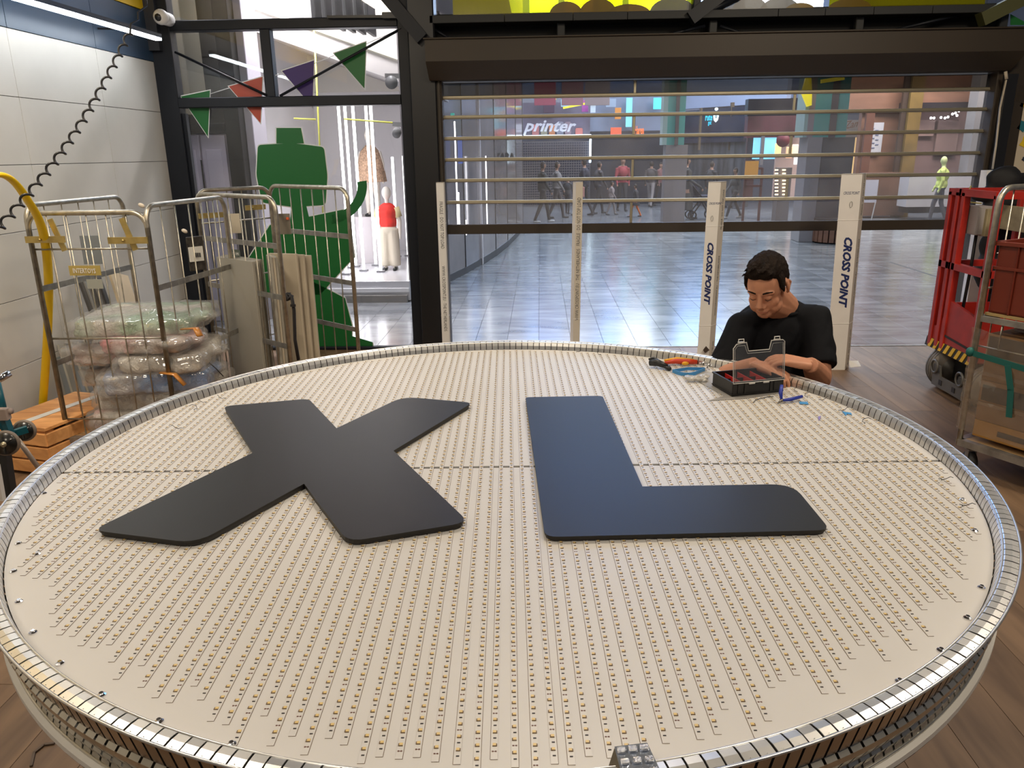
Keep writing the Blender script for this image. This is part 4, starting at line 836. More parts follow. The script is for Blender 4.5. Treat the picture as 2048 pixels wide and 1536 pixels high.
# 3
t, put = tall(1417,1442,1453,365,6.00,'tall white carton with blue lettering standing just left of the man', 0, 1394,1419,1432,690,dl=.0,dr=.07)
put('F','CROSS POINT',.024,.89,.14,None,bold=.0002,shear=.3,sx=.62); put('F','CROSS POINT',.060,.70,.30,'down',bold=.0030,shear=.3,sx=1.25)
put('S',fr_t,.030,.76,.72,'up',m=M_inkb,sx=.72); put('S','WWW.CROSSPOINT.EU  ·  THE NETHERLANDS',.028,.30,.72,'up',m=M_inkb,sx=.80); put('S',fr_t,.028,.0,.72,'up',m=M_inkb,sx=.6)
MB().tube([PY(1424,437,5.995)+V(.008*math.cos(a), -.002, .02*math.sin(a)) for a in [2*PI*k/14 for k in range(14)]], .001, 4, closed=True).build('printed_symbol', M_inkb, t)
MB().prism([PY(1412,692,5.98), PY(1419,700,5.98), PY(1410,706,5.98), PY(1406,700,5.98)], (0,-.004,0)).build('torn_patch', mat('torn_dark', (.06,.04,.03), .8), t)
# 2
t, put = tall(1146,1152,1166,365,6.30,'slim white carton with fragile print standing at the middle of the shutter', 0, 1142,1146,1160,680,dl=.03,dr=.0)
put('S',fr_t,.042,.66,.75,'up',m=M_inkb,sx=.66); put('S','WWW.CROSSPOINT.EU · THE NETHERLANDS',.040,.24,.75,'up',m=M_inkb,sx=.72)
# 1
t, put = tall(872,887,889.5,366,6.45,'slim white carton standing against the left shutter guide rail', 0, 884,899,903,690,dl=.0,dr=.03)
put('F',fr_t,.040,.90,.35,'down',m=M_inkb,sx=.70); put('F','WWW.CROSSPOINT.EU · THE NETHERLANDS',.038,.54,.35,'down',m=M_inkb,sx=.72)
# 5, far right behind the lift
t5 = thing('tall_carton', PZ(2003,760,0), 'white carton standing behind the red lift under the dark jacket', 'box', 'tall white cartons standing in a row')
pa, pb_ = PY(1977,341,6.3), PY(2018,341,6.3)
MB().rbox(((pa.x+pb_.x)/2, 6.36, pa.z/2), (pb_.x-pa.x, .1, pa.z), .004, seg=1).build('body', M_carton, t5); text('CROSS POINT', .034, PY(1984,362,6.305), (1,0,0), (0,0,1), M_inkb, t5, bold=.001, shear=.3, sx=.9)
MB().box(PY(1987,345,6.3), (.05,.004,.014)).build('handle_slot', M_black, t5)
# ================================================================ strap hanging from the shutter box
tag(MB().tube([PY(2011,143,6.5), PY(2013,158,6.5)], .012, 8).tube([PY(2012,160,6.5), PY(2000,215,6.5), PY(1992,290,6.5), PY(1985,338,6.5)], .014, 6, flat=.3).build('lifting_strap', mat('strap_cream', (.55,.48,.36), .7)), 'cream strap with hook hanging from the right end of the shutter box', 'strap')
# ================================================================ right edge: black framed cream panel with painted flowers, blue column
pn = thing('partition_screen', PY(2045, 560, 6.7), 'cream display panel with coloured leaves in a black frame at the right edge', 'panel')
fx0, fx1, fxe = PY(2012,150,6.6).x, PY(2036,150,6.6).x, PY(2036,150,6.6).x+1.0
MB().rbox(((fx0+fx1)/2, 6.62, 1.12), (fx1-fx0, .08, 2.24), .006, seg=1).build('frame_post', M_black, pn)
MB().box(((fx1+fxe)/2, 6.66, 1.12), (fxe-fx1, .03, 2.2)).build('board', mat('cream_board', (.66,.56,.40), .6), pn)
for (x, y, r, c) in ((2050,190,.10,(.85,.5,.02)),(2044,210,.02,(.6,.02,.02)),(2046,252,.05,(.02,.18,.22)),(2052,285,.055,(.85,.6,.02)),(2048,318,.02,(.02,.03,.05))):
    p = PY(x, y, 6.64); MB().prism([p+V(r*math.cos(2*PI*k/9)*(1 if k % 2 else .6), 0, r*math.sin(2*PI*k/9)*(1 if k % 2 else .7)) for k in range(9)], (0,.002,0)).build('painted_leaf', mat('leaf_%02d' % int(y % 97), c, .5), pn)
# ================================================================ red personnel lift
lf = thing('personnel_lift', (3.3, 5.4, 0), 'red work platform lift with guard rails and grey tyres at the right', 'lift')
M_rd = mat('lift_red', (.42,.022,.012), .42, var=.18, vscale=9); M_gy = mat('tyre_grey_solid', (.20,.175,.145), .6, var=.15, vscale=12); M_hz = mat('hazard_yellow', (.75,.45,.02), .5); M_fr = mat('undercarriage_grey', (.13,.125,.115), .5, .3)
LX = 2.90; ya_, yb_ = 5.08, 5.66; XE = 3.85
def post(x, y, z0=.30, z1=1.40, w_=.045, nm='guard_post'): return MB().rbox((x, y, (z0+z1)/2), (w_, w_, z1-z0), .004, seg=1).build(nm, M_rd, lf)
yg = PX(1934,385,LX).y; yh_ = PX(1922,385,LX).y
for y in (yb_-.02, yh_, yg, ya_): post(LX, y)
for x, y in ((XE, ya_), (XE, yb_-.02), (3.38, yb_-.02)): post(x, y)
def rail(a, b, w_=.045): MB().bar(a, b, w_, w_).build('guard_rail', M_rd, lf)
for z in (1.40, .90): rail((LX, ya_, z), (LX, yh_-.02, z)); rail((LX, yg+.03, z), (LX, yb_, z)); rail((LX, yb_-.02, z), (XE, yb_-.02, z)); rail((LX, ya_, z), (XE, ya_, z)); rail((XE, ya_, z), (XE, yb_, z))
MB().prism([(LX-.012, ya_-.02, .32), (LX-.012, yb_+.02, .32), (LX-.012, yb_+.02, .44), (LX-.012, yh_, .46), (LX-.012, yg-.03, .66), (LX-.012, ya_-.02, .60)], (.024,0,0)).build('side_plate', M_rd, lf)
MB().box(((LX+XE)/2, ya_-.01, .46), (XE-LX, .02, .30)).build('side_plate', M_rd, lf); MB().box(((LX+XE)/2, yb_, .46), (XE-LX, .02, .30)).build('side_plate', M_rd, lf)
MB().rbox(((LX+XE)/2, (ya_+yb_)/2, .32), (XE-LX, yb_-ya_, .05), .006, seg=1).build('platform_deck', M_rd, lf)
MB().prism([(LX-.022, ya_-.04, .287), (LX-.022, yb_+.03, .287), (LX-.012, yb_+.03, .355), (LX-.012, ya_-.04, .355)], (.03,0,0)).build('bumper', M_black, lf)
n = 8
for k in range(n):
    a = ya_-.0+(yb_-ya_+.02)*k/n; b = a+(yb_-ya_+.02)/n*.5
    MB().prism([(LX-.026, a, .290), (LX-.026, b, .290), (LX-.016, b-.03, .352), (LX-.016, a-.03, .352)], (.004,0,0)).build('hazard_stripe', M_hz, lf)
MB().box((LX-.014, (ya_+yb_)/2-.08, .40), (.003,.36,.016), Matrix.Rotation(.06,3,'X')).build('scuff_mark', mat('scuff', (.03,.02,.02), .7), lf)
# undercarriage
for (y, x) in ((5.52, LX+.10), (4.98, LX+.10), (5.52, XE-.15), (4.98, XE-.15)):
    o = MB().cyl((x, y-.05, .155), (x, y+.05, .155), .155, 32).build('wheel', M_gy, lf)
    MB().cyl((x, y-.054, .155), (x, y+.054, .155), .085, 20).build('wheel_hub', M_fr, o)
    for q in (-.03, 0, .03): MB().tube([(x+.156*math.cos(2*PI*k/36), y+q, .155+.156*math.sin(2*PI*k/36)) for k in range(36)], .004, 5, closed=True).build('tread_rib', M_fr, o)
MB().rbox(((LX+XE)/2+.04, (5.52+4.98)/2, .17), (XE-LX-.1, .44, .16), .02, seg=2).build('chassis', M_black, lf)
pl_ = MB().prism([(LX-.05, 5.04, .05), (LX-.05, 5.46, .05), (LX-.05, 5.46, .20), (LX-.05, 5.38, .20), (LX-.05, 5.36, .13), (LX-.05, 5.14, .13), (LX-.05, 5.12, .20), (LX-.05, 5.04, .20)], (.015,0,0)).build('front_plate', M_fr, lf)
for y in (5.42, 5.08):
    MB().tube([(LX-.065, y+.045*math.cos(2*PI*k/16), .19+.045*math.sin(2*PI*k/16)) for k in range(16)], .009, 6, closed=True).build('tie_ring', M_fr, lf)
for y in (5.34, 5.16): MB().box((LX-.052, y, .09), (.004, .04, .035)).build('plate_slot', M_black, lf)
# control box, cable, hooks
ctl = thing('control_box', PX(1950,425,2.98), 'grey lift control box hanging inside the red guard rails with black cable', 'controller')
c = PX(1957,440,2.98)
MB().rbox(c, (.10,.15,.19), .012, axis=2).build('housing', mat('control_grey', (.36,.34,.33), .5), ctl)
MB().rbox(c+V(.035,-.045,-.01), (.08,.12,.18), .008).build('side_cover', mat('control_beige', (.33,.28,.16), .5), ctl)
MB().tube([c+V(0,0,-.09), c+V(0,.0,-.3), c+V(0,.02,-.62), c+V(.03,.03,-.8)], .011, 8).build('cable', M_black, ctl)
MB().tube([c+V(-.02,.12,.22), c+V(-.02,.16,.16), c+V(-.02,.15,.11), c+V(0,.0,.11)], .005, 6).build('wire_bracket', mat('bracket_olive', (.35,.30,.10), .5, .4), ctl)
tag(MB().cyl((2.55+.35,5.0,1.05), (3.35,5.6,1.0), .004, 5).build('thin_cord', M_white), 'thin pale cord strung across the lift guard rails', 'cord')
# jacket over the rail/carton
jk = MB(); jc = PY(2006,395,5.9)
jk.sphere(jc+V(0,0,.10), (.13,.10,.13)).sphere(jc+V(.03,0,-.08), (.17,.10,.22)).sphere(jc+V(.06,0,-.3), (.18,.09,.25)).sphere(jc+V(-.14,0,.02), (.10,.07,.05)).sphere(jc+V(.14,.0,-.1), (.09,.09,.28)).sphere(jc+V(.05,0,-.52), (.18,.08,.2))
def fold(p): return p+V(noise.noise(p*7)*.03, noise.noise(p*9+V(5,5,5))*.03, noise.noise(p*5)*.02)
tag(blob_obj(jk, .014, 3, 'jacket', mat('jacket_black', (.007,.007,.008), .75), displace=fold), 'black jacket draped behind the red lift rail', 'jacket')
tag(MB().rbox(PX(2028,437,3.35)-V(.0,0,0), (.02,.50,.17), .01, axis=0).build('lift_sign_plate', mat('plate_beige', (.38,.32,.18), .6, var=.2, vscale=15)), 'worn beige plate with torn corners behind the brown crate', 'plate')
# ================================================================ right roll cage with wrapped cartons
rc = thing('roll_cage', (2.5, 3.8, 0), 'roll cage at the right picture edge with shelf and film wrapped cartons', 'roll cage', 'wire roll cages')
ax = V(.5,-.866,0); bx2 = V(.866,.5,0); O1 = V(2.285, 4.0, 0)
Q = [O1, O1+ax*.82, O1+ax*.82+bx2*.68, O1+bx2*.68]
side(rc, (Q[0].x,Q[0].y), (Q[3].x,Q[3].y), .14, 1.50, [], 5, rodbars=(1.0,), r=.016)
side(rc, (Q[1].x,Q[1].y), (Q[2].x,Q[2].y), .14, 1.50, [], 5, rodbars=(1.0,), r=.016)
base(rc, [(q.x,q.y) for q in Q], .19)
for a, b in ((0,1),(1,2),(2,3),(3,0)): MB().bar(Q[a]+V(0,0,.845), Q[b]+V(0,0,.845), .02, .03).build('shelf_rail', M_galdk, rc)
MB().prism([q+V(0,0,.862) for q in (Q[0]+ax*.01+bx2*.02, Q[1]-ax*.01+bx2*.02, Q[2]-ax*.01-bx2*.02, Q[3]+ax*.01-bx2*.02)], (0,0,.014)).build('shelf_deck', mat('shelf_wood', (.42,.29,.12), .5, var=.15, vscale=10), rc)
for k in range(5): p = O1+ax*(.12+.14*k)-bx2*0+V(0,0,0); MB().cyl(p+V(0,0,.70), p+V(0,0,.845), .004, 6).build('wire_rod', M_gal, rc)
MB().cyl(O1+V(0,0,.70), Q[1]+V(0,0,.70), .005, 6).build('cross_rod', M_gal, rc)
RR = Matrix((ax, bx2, V(0,0,1))).transposed()
M_ct = mat('brown_carton', (.27,.145,.06), .6, var=.08, vscale=6); M_ctd = mat('carton_print', (.035,.028,.022), .6); M_cty = mat('carton_amber', (.42,.21,.04), .6)
def ctn(u0,u1,v0,v1,z0,z1,lab,m=M_ct,prints=()):
    t = thing('carton', O1+ax*(u0+u1)/2+bx2*(v0+v1)/2+V(0,0,z0), lab, 'box', 'brown cartons in the right roll cage')
    MB().rbox(O1+ax*(u0+u1)/2+bx2*(v0+v1)/2+V(0,0,(z0+z1)/2), (u1-u0-.004, v1-v0-.004, z1-z0-.003), .004, RR, seg=1).build('body', m, t)
    for (a, b, c_, d_) in prints:
        MB().box(O1+ax*(u0+(u1-u0)*(a+b)/2)+bx2*(v0-.0005)+V(0,0,z0+(z1-z0)*(c_+d_)/2), ((u1-u0)*(b-a), .002, (z1-z0)*(d_-c_)), RR).build('printed_patch', M_ctd, t)
    return t
icon = [(.80,.92,.15,.45),(.80,.92,.55,.85)]
ctn(.04,.42,.03,.6,.205,.30,'amber carton at the bottom left of the wrapped load',M_cty,[(.35,.75,.35,.65)])
ctn(.43,.80,.03,.6,.205,.34,'brown carton at the bottom right of the wrapped load')
ctn(.04,.42,.03,.6,.30,.40,'brown carton second from the bottom on the left',prints=icon)
ctn(.04,.42,.03,.6,.40,.52,'brown carton third from the bottom on the left with dark print',prints=[(.05,.68,.1,.8)]+icon)
ctn(.43,.80,.03,.6,.34,.52,'brown carton in the middle right of the wrapped load',prints=[(.05,.9,.05,.45),(.05,.9,.62,.9)])
ctn(.04,.42,.03,.6,.52,.64,'brown carton fourth from the bottom on the left',prints=icon)
ctn(.43,.80,.03,.6,.52,.66,'brown carton upper right of the wrapped load',prints=icon)
ctn(.04,.42,.03,.6,.64,.77,'top left brown carton with a large dark printed panel',prints=[(.03,.68,.1,.9)]+icon)
ctn(.43,.80,.03,.6,.66,.76,'top right amber carton in the wrapped load',M_cty,[(.1,.3,.4,.95),(.5,.9,.2,.9)])
for k, (u, z) in enumerate(((.3,.782),(.55,.772))):
    tag(MB().rbox(O1+ax*u+bx2*.25+V(0,0,z), (.40,.20,.012), .004, RR, axis=0).build('flat_packet', mat('packet_pink' if k else 'packet_grey', (.45,.07,.13) if k else (.30,.25,.25), .35, coat=.6)), ['grey film covered packet on top of the wrapped cartons','pink edged packet on top of the wrapped cartons'][k], 'packet')
M_wrap = film('stretch_film', (.90,.88,.85), (.70,.64,.56), .09, .20, .07)
wr = thing('stretch_wrap', O1+ax*.4+V(0,0,.2), 'clear stretch film wound around the brown cartons', 'plastic wrap')
for z0, z1 in ((.24,.42),(.40,.58),(.56,.80)):
    P = [Q[0]-ax*.012-bx2*.022, Q[1]+ax*.012-bx2*.022]; mb = MB(); vs = []; N = 26
    for i in range(N+1):
        p = P[0].lerp(P[1], i/N); s = (i/N)*.10 if z1 > .7 else 0
        for j in range(7):
            z = z0+(z1-s-z0)*j/6; vs.append(p+V(0,0,z)-bx2*(.008+.012*noise.noise(V(i*.55+j*.4, j*.9, z0*9))))
    mb.add(vs, [(i*7+j, (i+1)*7+j, (i+1)*7+j+1, i*7+j+1) for i in range(N) for j in range(6)], True); mb.build('film_layer', M_wrap, wr)
tt2 = mat('strap_teal', (.008,.115,.10), .6)
tsm = MB()
for p_, q_ in ((0,.12),(.12,.30),(.30,.8)): tsm.bar(O1+ax*p_-bx2*.034+V(0,0,.665-.08*p_), O1+ax*q_-bx2*.034+V(0,0,.665-.08*q_), .004, .030)
tsm.sphere(O1-bx2*.035+V(0,0,.668), (.022,.02,.026), u=8, v_=6).bar(O1+ax*.20-bx2*.037+V(0,0,.64), O1+ax*.235-bx2*.037+V(0,0,.52), .030, .004, up=tuple(bx2)).bar(O1+ax*.235-bx2*.037+V(0,0,.525), O1+ax*.25-bx2*.037+V(0,0,.38), .030, .004, up=tuple(bx2))
tag(tsm.build('tie_strap', tt2), 'teal strap tied across the wrapped cartons', 'strap')
# brown plastic crate on the shelf
bc = thing('plastic_crate', O1+ax*.4+bx2*.25+V(0,0,.877), 'red brown plastic crate with slotted sides on the roll cage shelf', 'crate')
M_bc = mat('crate_brown', (.17,.024,.010), .45)
def slab(name, u0,u1,v0,v1,z0,z1, parent=bc, m=M_bc): return MB().rbox(O1+ax*(u0+u1)/2+bx2*(v0+v1)/2+V(0,0,(z0+z1)/2), (u1-u0, v1-v0, z1-z0), .003, RR, seg=1).build(name, m, parent)
cz0, cz1 = .878, 1.24
w_ = slab('wall', .02,.75,.03,.04,cz0,cz1); slab('wall', .02,.03,.03,.50,cz0,cz1); slab('wall', .74,.75,.03,.50,cz0,cz1); slab('wall', .02,.75,.49,.50,cz0,cz1); slab('bottom', .02,.75,.03,.50,cz0,cz0+.01)
for (u0,u1,v0,v1) in ((.0,.77,.01,.04),(.0,.77,.49,.52),(.0,.03,.01,.52),(.74,.77,.01,.52)): slab('rim', u0,u1,v0,v1,cz1-.02,cz1)
slab('ridge', .01,.76,.018,.03,cz1-.14,cz1-.125); slab('rib', .12,.128,.018,.03,cz0,cz1-.02); slab('rib', .40,.408,.018,.03,cz0,cz1-.02)
M_sl = mat('crate_slot', (.02,.004,.003), .8)
mb = MB()
for i in range(14):
    for j in range(7): mb.box(O1+ax*(.22+.012*i)+bx2*.0285+V(0,0,cz0+.05+.028*j), (.0055,.004,.018), RR)
o = mb.build('slots', M_sl, bc); o['kind'] = 'stuff'
# ================================================================ the man
def fingers(mb, wrist, palm_dir, nrm, s=1, curl=.5, thumb=1, spread=1):
    """palm plus five tapered, bent fingers; nrm points out of the back of the hand"""
    d = Vector(palm_dir).normalized(); n = (Vector(nrm)-d*Vector(nrm).dot(d)).normalized(); sd = d.cross(n)
    w_ = Vector(wrist)
    for k in (-1.5,-.5,.5,1.5):
        a = w_+sd*(k*.011*s); b = w_+d*(.088*s)+sd*(k*.0205*s); mb.tube([a, a.lerp(b,.5), b], [.016*s,.0155*s,.0125*s], 8)
        ln = {-1.5:.062,-.5:.076,.5:.080,1.5:.070}[k]*s if thumb > 0 else {1.5:.062,.5:.076,-.5:.080,-1.5:.070}[k]*s
        p = b; dd = d.copy()+sd*(k*.05*spread); path = [p]; 
        for j, f in enumerate((.45,.32,.23)):
            ang = curl*(j+.6)*.8; q = (dd*math.cos(ang)-n*math.sin(ang)).normalized(); p = p+q*(ln*f); path.append(p)
        mb.tube(path, [.0105*s,.0095*s,.0085*s,.0070*s], 8).sphere(path[-1], .0072*s, u=8, v_=6)
    t0 = w_+d*.020*s+sd*(thumb*.020*s); t1 = t0+d*.030*s+sd*(thumb*.024*s)-n*.008*s; t2 = t1+d*.032*s+sd*(thumb*.006*s)-n*.012*s; t3 = t2+d*.022*s-sd*(thumb*.002*s)-n*.010*s
    mb.tube([t0,t1,t2,t3], [.017*s,.0135*s,.0112*s,.0085*s], 8).sphere(t3, .0087*s, u=8, v_=6)
man = thing('person', (.98, 3.25, 0), 'seated man in black t-shirt with short dark hair looking down at his hands', 'person')
HC = PY(1533, 574, 3.00)              # head centre
HR = Matrix.Rotation(math.radians(-31), 3, 'Z') @ Matrix.Rotation(math.radians(27), 3, 'X') @ Matrix.Rotation(math.radians(-3), 3, 'Y')
HS = .955
def h(x, y, z): return HC+HR @ (V(x, y, z)*HS)
def hs(mb, c, r, rot=None):
    R = HR if rot is None else HR @ rot; return mb.sphere(h(*c), tuple(k*HS for k in r), R, u=20, v_=14)
def ht(mb, pts, r): return mb.tube([h(*p) for p in pts], [k*HS for k in r] if isinstance(r, list) else r*HS, 10)
sk = MB()
hs(sk, (0,.022,.040), (.075,.094,.080)); hs(sk, (0,-.022,.020), (.067,.066,.085)); hs(sk, (0,-.030,-.030), (.061,.058,.072)); hs(sk, (0,-.054,-.083), (.034,.032,.028))
hs(sk, (.034,-.030,-.060), (.032,.042,.036)); hs(sk, (-.034,-.030,-.060), (.032,.042,.036)); hs(sk, (0,-.030,-.088), (.046,.045,.028))
for s in (-1, 1):
    hs(sk, (s*.034,-.050,-.030), (.027,.024,.028)); hs(sk, (s*.030,-.077,.006), (.0145,.012,.0105))
    ht(sk, [(s*.012,-.083,.026), (s*.034,-.080,.029), (s*.052,-.066,.022)], [.009,.0095,.007])
    hs(sk, (s*.080,.017,-.002), (.008,.021,.031), Matrix.Rotation(s*.35, 3, 'Z')); ht(sk, [(s*.076,.004,.022), (s*.086,.022,.026), (s*.089,.033,.008), (s*.083,.026,-.018), (s*.076,.010,-.032)], [.004,.0045,.0045,.004,.005])
    hs(sk, (s*.0135,-.096,-.031), (.0105,.011,.0085))
ht(sk, [(0,-.084,.020), (0,-.093,.002), (0,-.105,-.018), (0,-.111,-.028)], [.008,.0095,.0115,.0145])
ht(sk, [(-.023,-.080,-.058), (-.008,-.089,-.055), (.008,-.089,-.055), (.023,-.080,-.058)], [.005,.0070,.0070,.005])
ht(sk, [(-.020,-.080,-.066), (0,-.088,-.067), (.020,-.080,-.066)], [.005,.0085,.005])
# neck, torso, arms
NB = PY(1568, 616, 3.13); neck = h(0,.035,-.055)
sk.tube([neck, neck.lerp(NB,.5), NB], [.058,.060,.062], 16)
sk.tube([h(0,-.010,-.075), h(0,.0,-.09).lerp(NB,.35), NB+V(-.006,-.018,.0)], [.045,.052,.052], 12)
sk.sphere((.965,3.15,.90), (.155,.085,.15), u=20, v_=12).sphere((.965,3.17,.74), (.150,.100,.20), u=20, v_=12).sphere((.97,3.20,.56), (.165,.13,.14), u=20, v_=12)
SR, SL = PY(1487,655,3.08), PY(1628,640,3.08)
ER, EL = V(.690,2.985,.80), PY(1640,757,2.93); ER = PY(1438,760,2.95)
WL, WR = V(.985,2.735,.945), V(.800,2.780,.935)
def arm(mb, S, E, W): mb.tube([S, S.lerp(E,.35), E], [.050,.054,.044], 14).sphere(S, .048).sphere(E, .043).tube([E, E.lerp(W,.3), E.lerp(W,.7), W], [.043,.047,.037,.029], 14)
sk.tube([SR, NB+V(0,.03,-.07), SL], [.036,.045,.036], 14)
arm(sk, SR, ER, WR); arm(sk, SL, EL, WL)
fingers(sk, WL, V(-.85,.10,.16), V(.15,-.15,1), 1.0, .45, thumb=1)
fingers(sk, WR, V(.35,-.45,-.05), V(0,.1,1), 1.0, .6, thumb=-1)
# legs and feet (below the table)
for s in (-1, 1):
    Hp, Kn, An = V(.97+s*.09,3.18,.50), V(.98+s*.15,2.80,.50), V(.98+s*.14,2.92,.10)
    sk.tube([Hp, Hp.lerp(Kn,.5), Kn], [.085,.078,.058], 14).tube([Kn, Kn.lerp(An,.35), An], [.056,.054,.036], 14).tube([An+V(0,.03,-.05), An+V(0,-.08,-.06), An+V(0,-.16,-.068)], [.036,.034,.026], 10)
blob_obj(sk, .0038, 4, 'body', M_skin, man)
# eyebrows, eyelids, lips
M_hair = mat('dark_hair', (.011,.006,.0035), .8, spec=.15, var=.35, vscale=60, bump=.7, bscale=170, stretch=(1,.25,.6)); M_lip = mat('lip', (.42,.13,.09), .45); M_lash = mat('lash', (.05,.022,.015), .6)
for s in (-1, 1):
    mb = MB(); ht(mb, [(s*.014,-.0905,.029), (s*.030,-.0895,.035), (s*.050,-.0755,.031)], [.0026,.0034,.0018]); mb.build('eyebrow', M_hair, man)
    mb = MB(); ht(mb, [(s*.018,-.0860,-.001), (s*.030,-.0890,-.0035), (s*.043,-.0820,-.001)], [.0011,.0018,.0011]); mb.build('lash_and_lid_shade', M_lash, man)  # dark line for the lashes with the eyelid shadow painted in
mb = MB(); ht(mb, [(-.022,-.0845,-.0612), (-.008,-.0937,-.0608), (0,-.0945,-.0615), (.008,-.0937,-.0608), (.022,-.0845,-.0612)], [.0010,.0017,.0018,.0017,.0010]); mb.build('mouth_line', M_lip, man)
# hair
hb = MB(); hs(hb, (0,.030,.058), (.0805,.093,.074)); hs(hb, (0,.052,.020), (.078,.072,.072)); hs(hb, (.0,-.020,.098), (.060,.055,.028)); hs(hb, (-.02,-.045,.094), (.040,.030,.022)); hs(hb, (.02,-.046,.094), (.038,.028,.022))
hs(hb, (.0,.02,.112), (.055,.075,.022))
for s in (-1, 1): hs(hb, (s*.070,-.012,.040), (.010,.028,.038)); hs(hb, (s*.0715,-.012,.008), (.006,.011,.020))
rh = random.Random(3)
for k in range(70):
    a = rh.uniform(-1.5,1.5); b = rh.uniform(-.055,.07); x = math.sin(a)*.055; z = .092+math.cos(a)*.030-abs(b)*.12; p = (x, b, z)
    ht(hb, [p, (x*1.05-.004, b-.018, z+.012), (x*1.05-.010, b-.034, z+.010)], [.006,.0045,.0018])
HRi = HR.transposed()
def hd(p):
    q = HRi @ (p-HC); n = noise.noise(V(q.x*140, q.y*40, q.z*60))*.0035; return p+(p-HC).normalized()*n
blob_obj(hb, .0036, 1, 'hair', M_hair, man, displace=hd)
# t-shirt: sits on the body, open at neck and sleeves
M_ts = mat('tshirt_black', (.0065,.007,.009), .85, var=.12, vscale=12, bump=.25, bscale=18, spec=.15)
tsb = MB()
tsb.sphere((.965,3.14,.92), (.190,.125,.185), u=24, v_=16).sphere((.968,3.15,.76), (.188,.145,.22), u=24, v_=16).sphere((.972,3.19,.58), (.185,.15,.13), u=24, v_=16)
tsb.tube([SR, SR.lerp(NB,.5)+V(0,.01,-.012), NB+V(0,.005,-.050), SL.lerp(NB,.5)+V(0,.01,-.012), SL], [.060,.060,.068,.060,.060], 16)
tsb.sphere(NB+V(-.015,-.03,-.10), (.125,.075,.085), u=20, v_=12)
for S, E in ((SR, ER), (SL, EL)):
    e = S.lerp(E, .80); tsb.sphere(S, .064, u=18, v_=12).tube([S, S.lerp(E,.4), e], [.064,.064,.068], 18)
def wrinkle(p):
    a = noise.noise(V(p.x*7+p.z*6, p.y*5, p.z*9-p.x*5))*.012+abs(noise.noise(V(p.x*16-p.z*9, p.y*12, p.z*11)))*.014
    return p+(p-V(.965,3.18,min(max(p.z,.6),1.0))).normalized()*a
blob_obj(tsb, .0075, 3, 't_shirt', M_ts, man, displace=wrinkle)
cn = MB().tube([NB+V(.074*math.cos(2*PI*k/28), .064*math.sin(2*PI*k/28)-.004, .006+(.020*math.sin(2*PI*k/28))) for k in range(28)], .0085, 8, closed=True); cn.build('collar', M_ts, man)
jb = MB()
for s in (-1, 1):
    Hp, Kn, An = V(.97+s*.09,3.18,.50), V(.98+s*.15,2.80,.50), V(.98+s*.14,2.92,.10)
    jb.tube([Hp, Hp.lerp(Kn,.5), Kn], [.098,.09,.070], 14).sphere(Kn, .07).tube([Kn, Kn.lerp(An,.35), An+V(0,0,.03)], [.068,.066,.055], 14)
jb.sphere((.97,3.20,.52), (.18,.145,.11)); blob_obj(jb, .012, 3, 'trousers', mat('dark_jeans', (.02,.025,.04), .8), man)
sb = MB()
for s in (-1, 1): An = V(.98+s*.14,2.92,.10); sb.tube([An+V(0,.045,-.058), An+V(0,-.06,-.058), An+V(0,-.17,-.066)], [.046,.046,.034], 12)
blob_obj(sb, .010, 3, 'shoes', M_black, man, displace=lambda p: V(p.x, p.y, max(p.z, .002)))
st = thing('stool', (.975, 3.24, 0), 'low round stool under the seated man', 'stool')
MB().cyl((.975,3.24,.365), (.975,3.24,.41), .17, 24).build('seat', mat('stool_seat', (.04,.04,.04), .6), st)
for a in range(4): MB().cyl((.975+.11*math.cos(a*PI/2+.8), 3.24+.11*math.sin(a*PI/2+.8), .366), (.975+.16*math.cos(a*PI/2+.8), 3.24+.16*math.sin(a*PI/2+.8), .0), .012, 8).build('leg', M_gal, st)
# ================================================================ display window with mannequins, left of the pillar
ds = sroot('wall_display', (-2.5, 11, 0))
M_dw = mat('display_white', (.80,.78,.80), .5); M_dwg = mat('display_platform', (.60,.60,.63), .18)
def sbox(name, x0,x1,y0,y1,z0,z1,m,parent=None,label=None): return MB().rbox(((x0+x1)/2,(y0+y1)/2,(z0+z1)/2), (x1-x0,y1-y0,z1-z0), .006, seg=1).build(name, m, parent, label)
sbox('display_platform', -3.45, -1.55, 9.06, 12.2, 0.02, .25, M_dwg, ds); sbox('platform_step', -3.45, -1.58, 9.0, 9.08, 0, .09, mat('step_grey', (.22,.21,.20), .6), ds); sbox('platform_trim', -3.45, -1.56, 9.04, 9.07, .12, .17, mat('trim_white', (.8,.8,.82), .4), ds)
sbox('back_wall', -3.6, -.9, 12.2, 12.3, 0, 5.2, M_dw, ds); sbox('side_wall', -3.62, -3.42, 8.6, 12.3, 0, 5.2, M_dw, ds)
MB().prism([(-3.5,9.3,3.15), (-1.2,9.3,2.35), (-1.2,9.3,2.62), (-3.5,9.3,3.42)], (0,2.9,0)).build('sloped_soffit', mat('soffit_grey', (.50,.48,.47), .5), ds)
MB().prism([(-3.5,9.28,3.385), (-1.2,9.28,2.585), (-1.2,9.28,2.60), (-3.5,9.28,3.40)], (0,.02,0)).build('cove_light', mat('cove_glow', (1,.95,.75), emit=1.6), ds)
sbox('upper_panel', -3.6, -1.0, 12.1, 12.2, 2.6, 5.2, mat('upper_pale', (.80,.76,.68), .6), ds)
for i in range(6): sbox('acoustic_baffle', -2.35+i*.11, -2.31+i*.11, 8.6, 9.0, 3.02-.02*i, 3.6, mat('baffle_grey', (.10,.10,.10), .6), ds)
M_tube = mat('led_tube_glow', (1,1,1), .4, emit=7, ecol=(1,.97,1)); M_tubeb = mat('tube_base', (.25,.25,.27), .4)
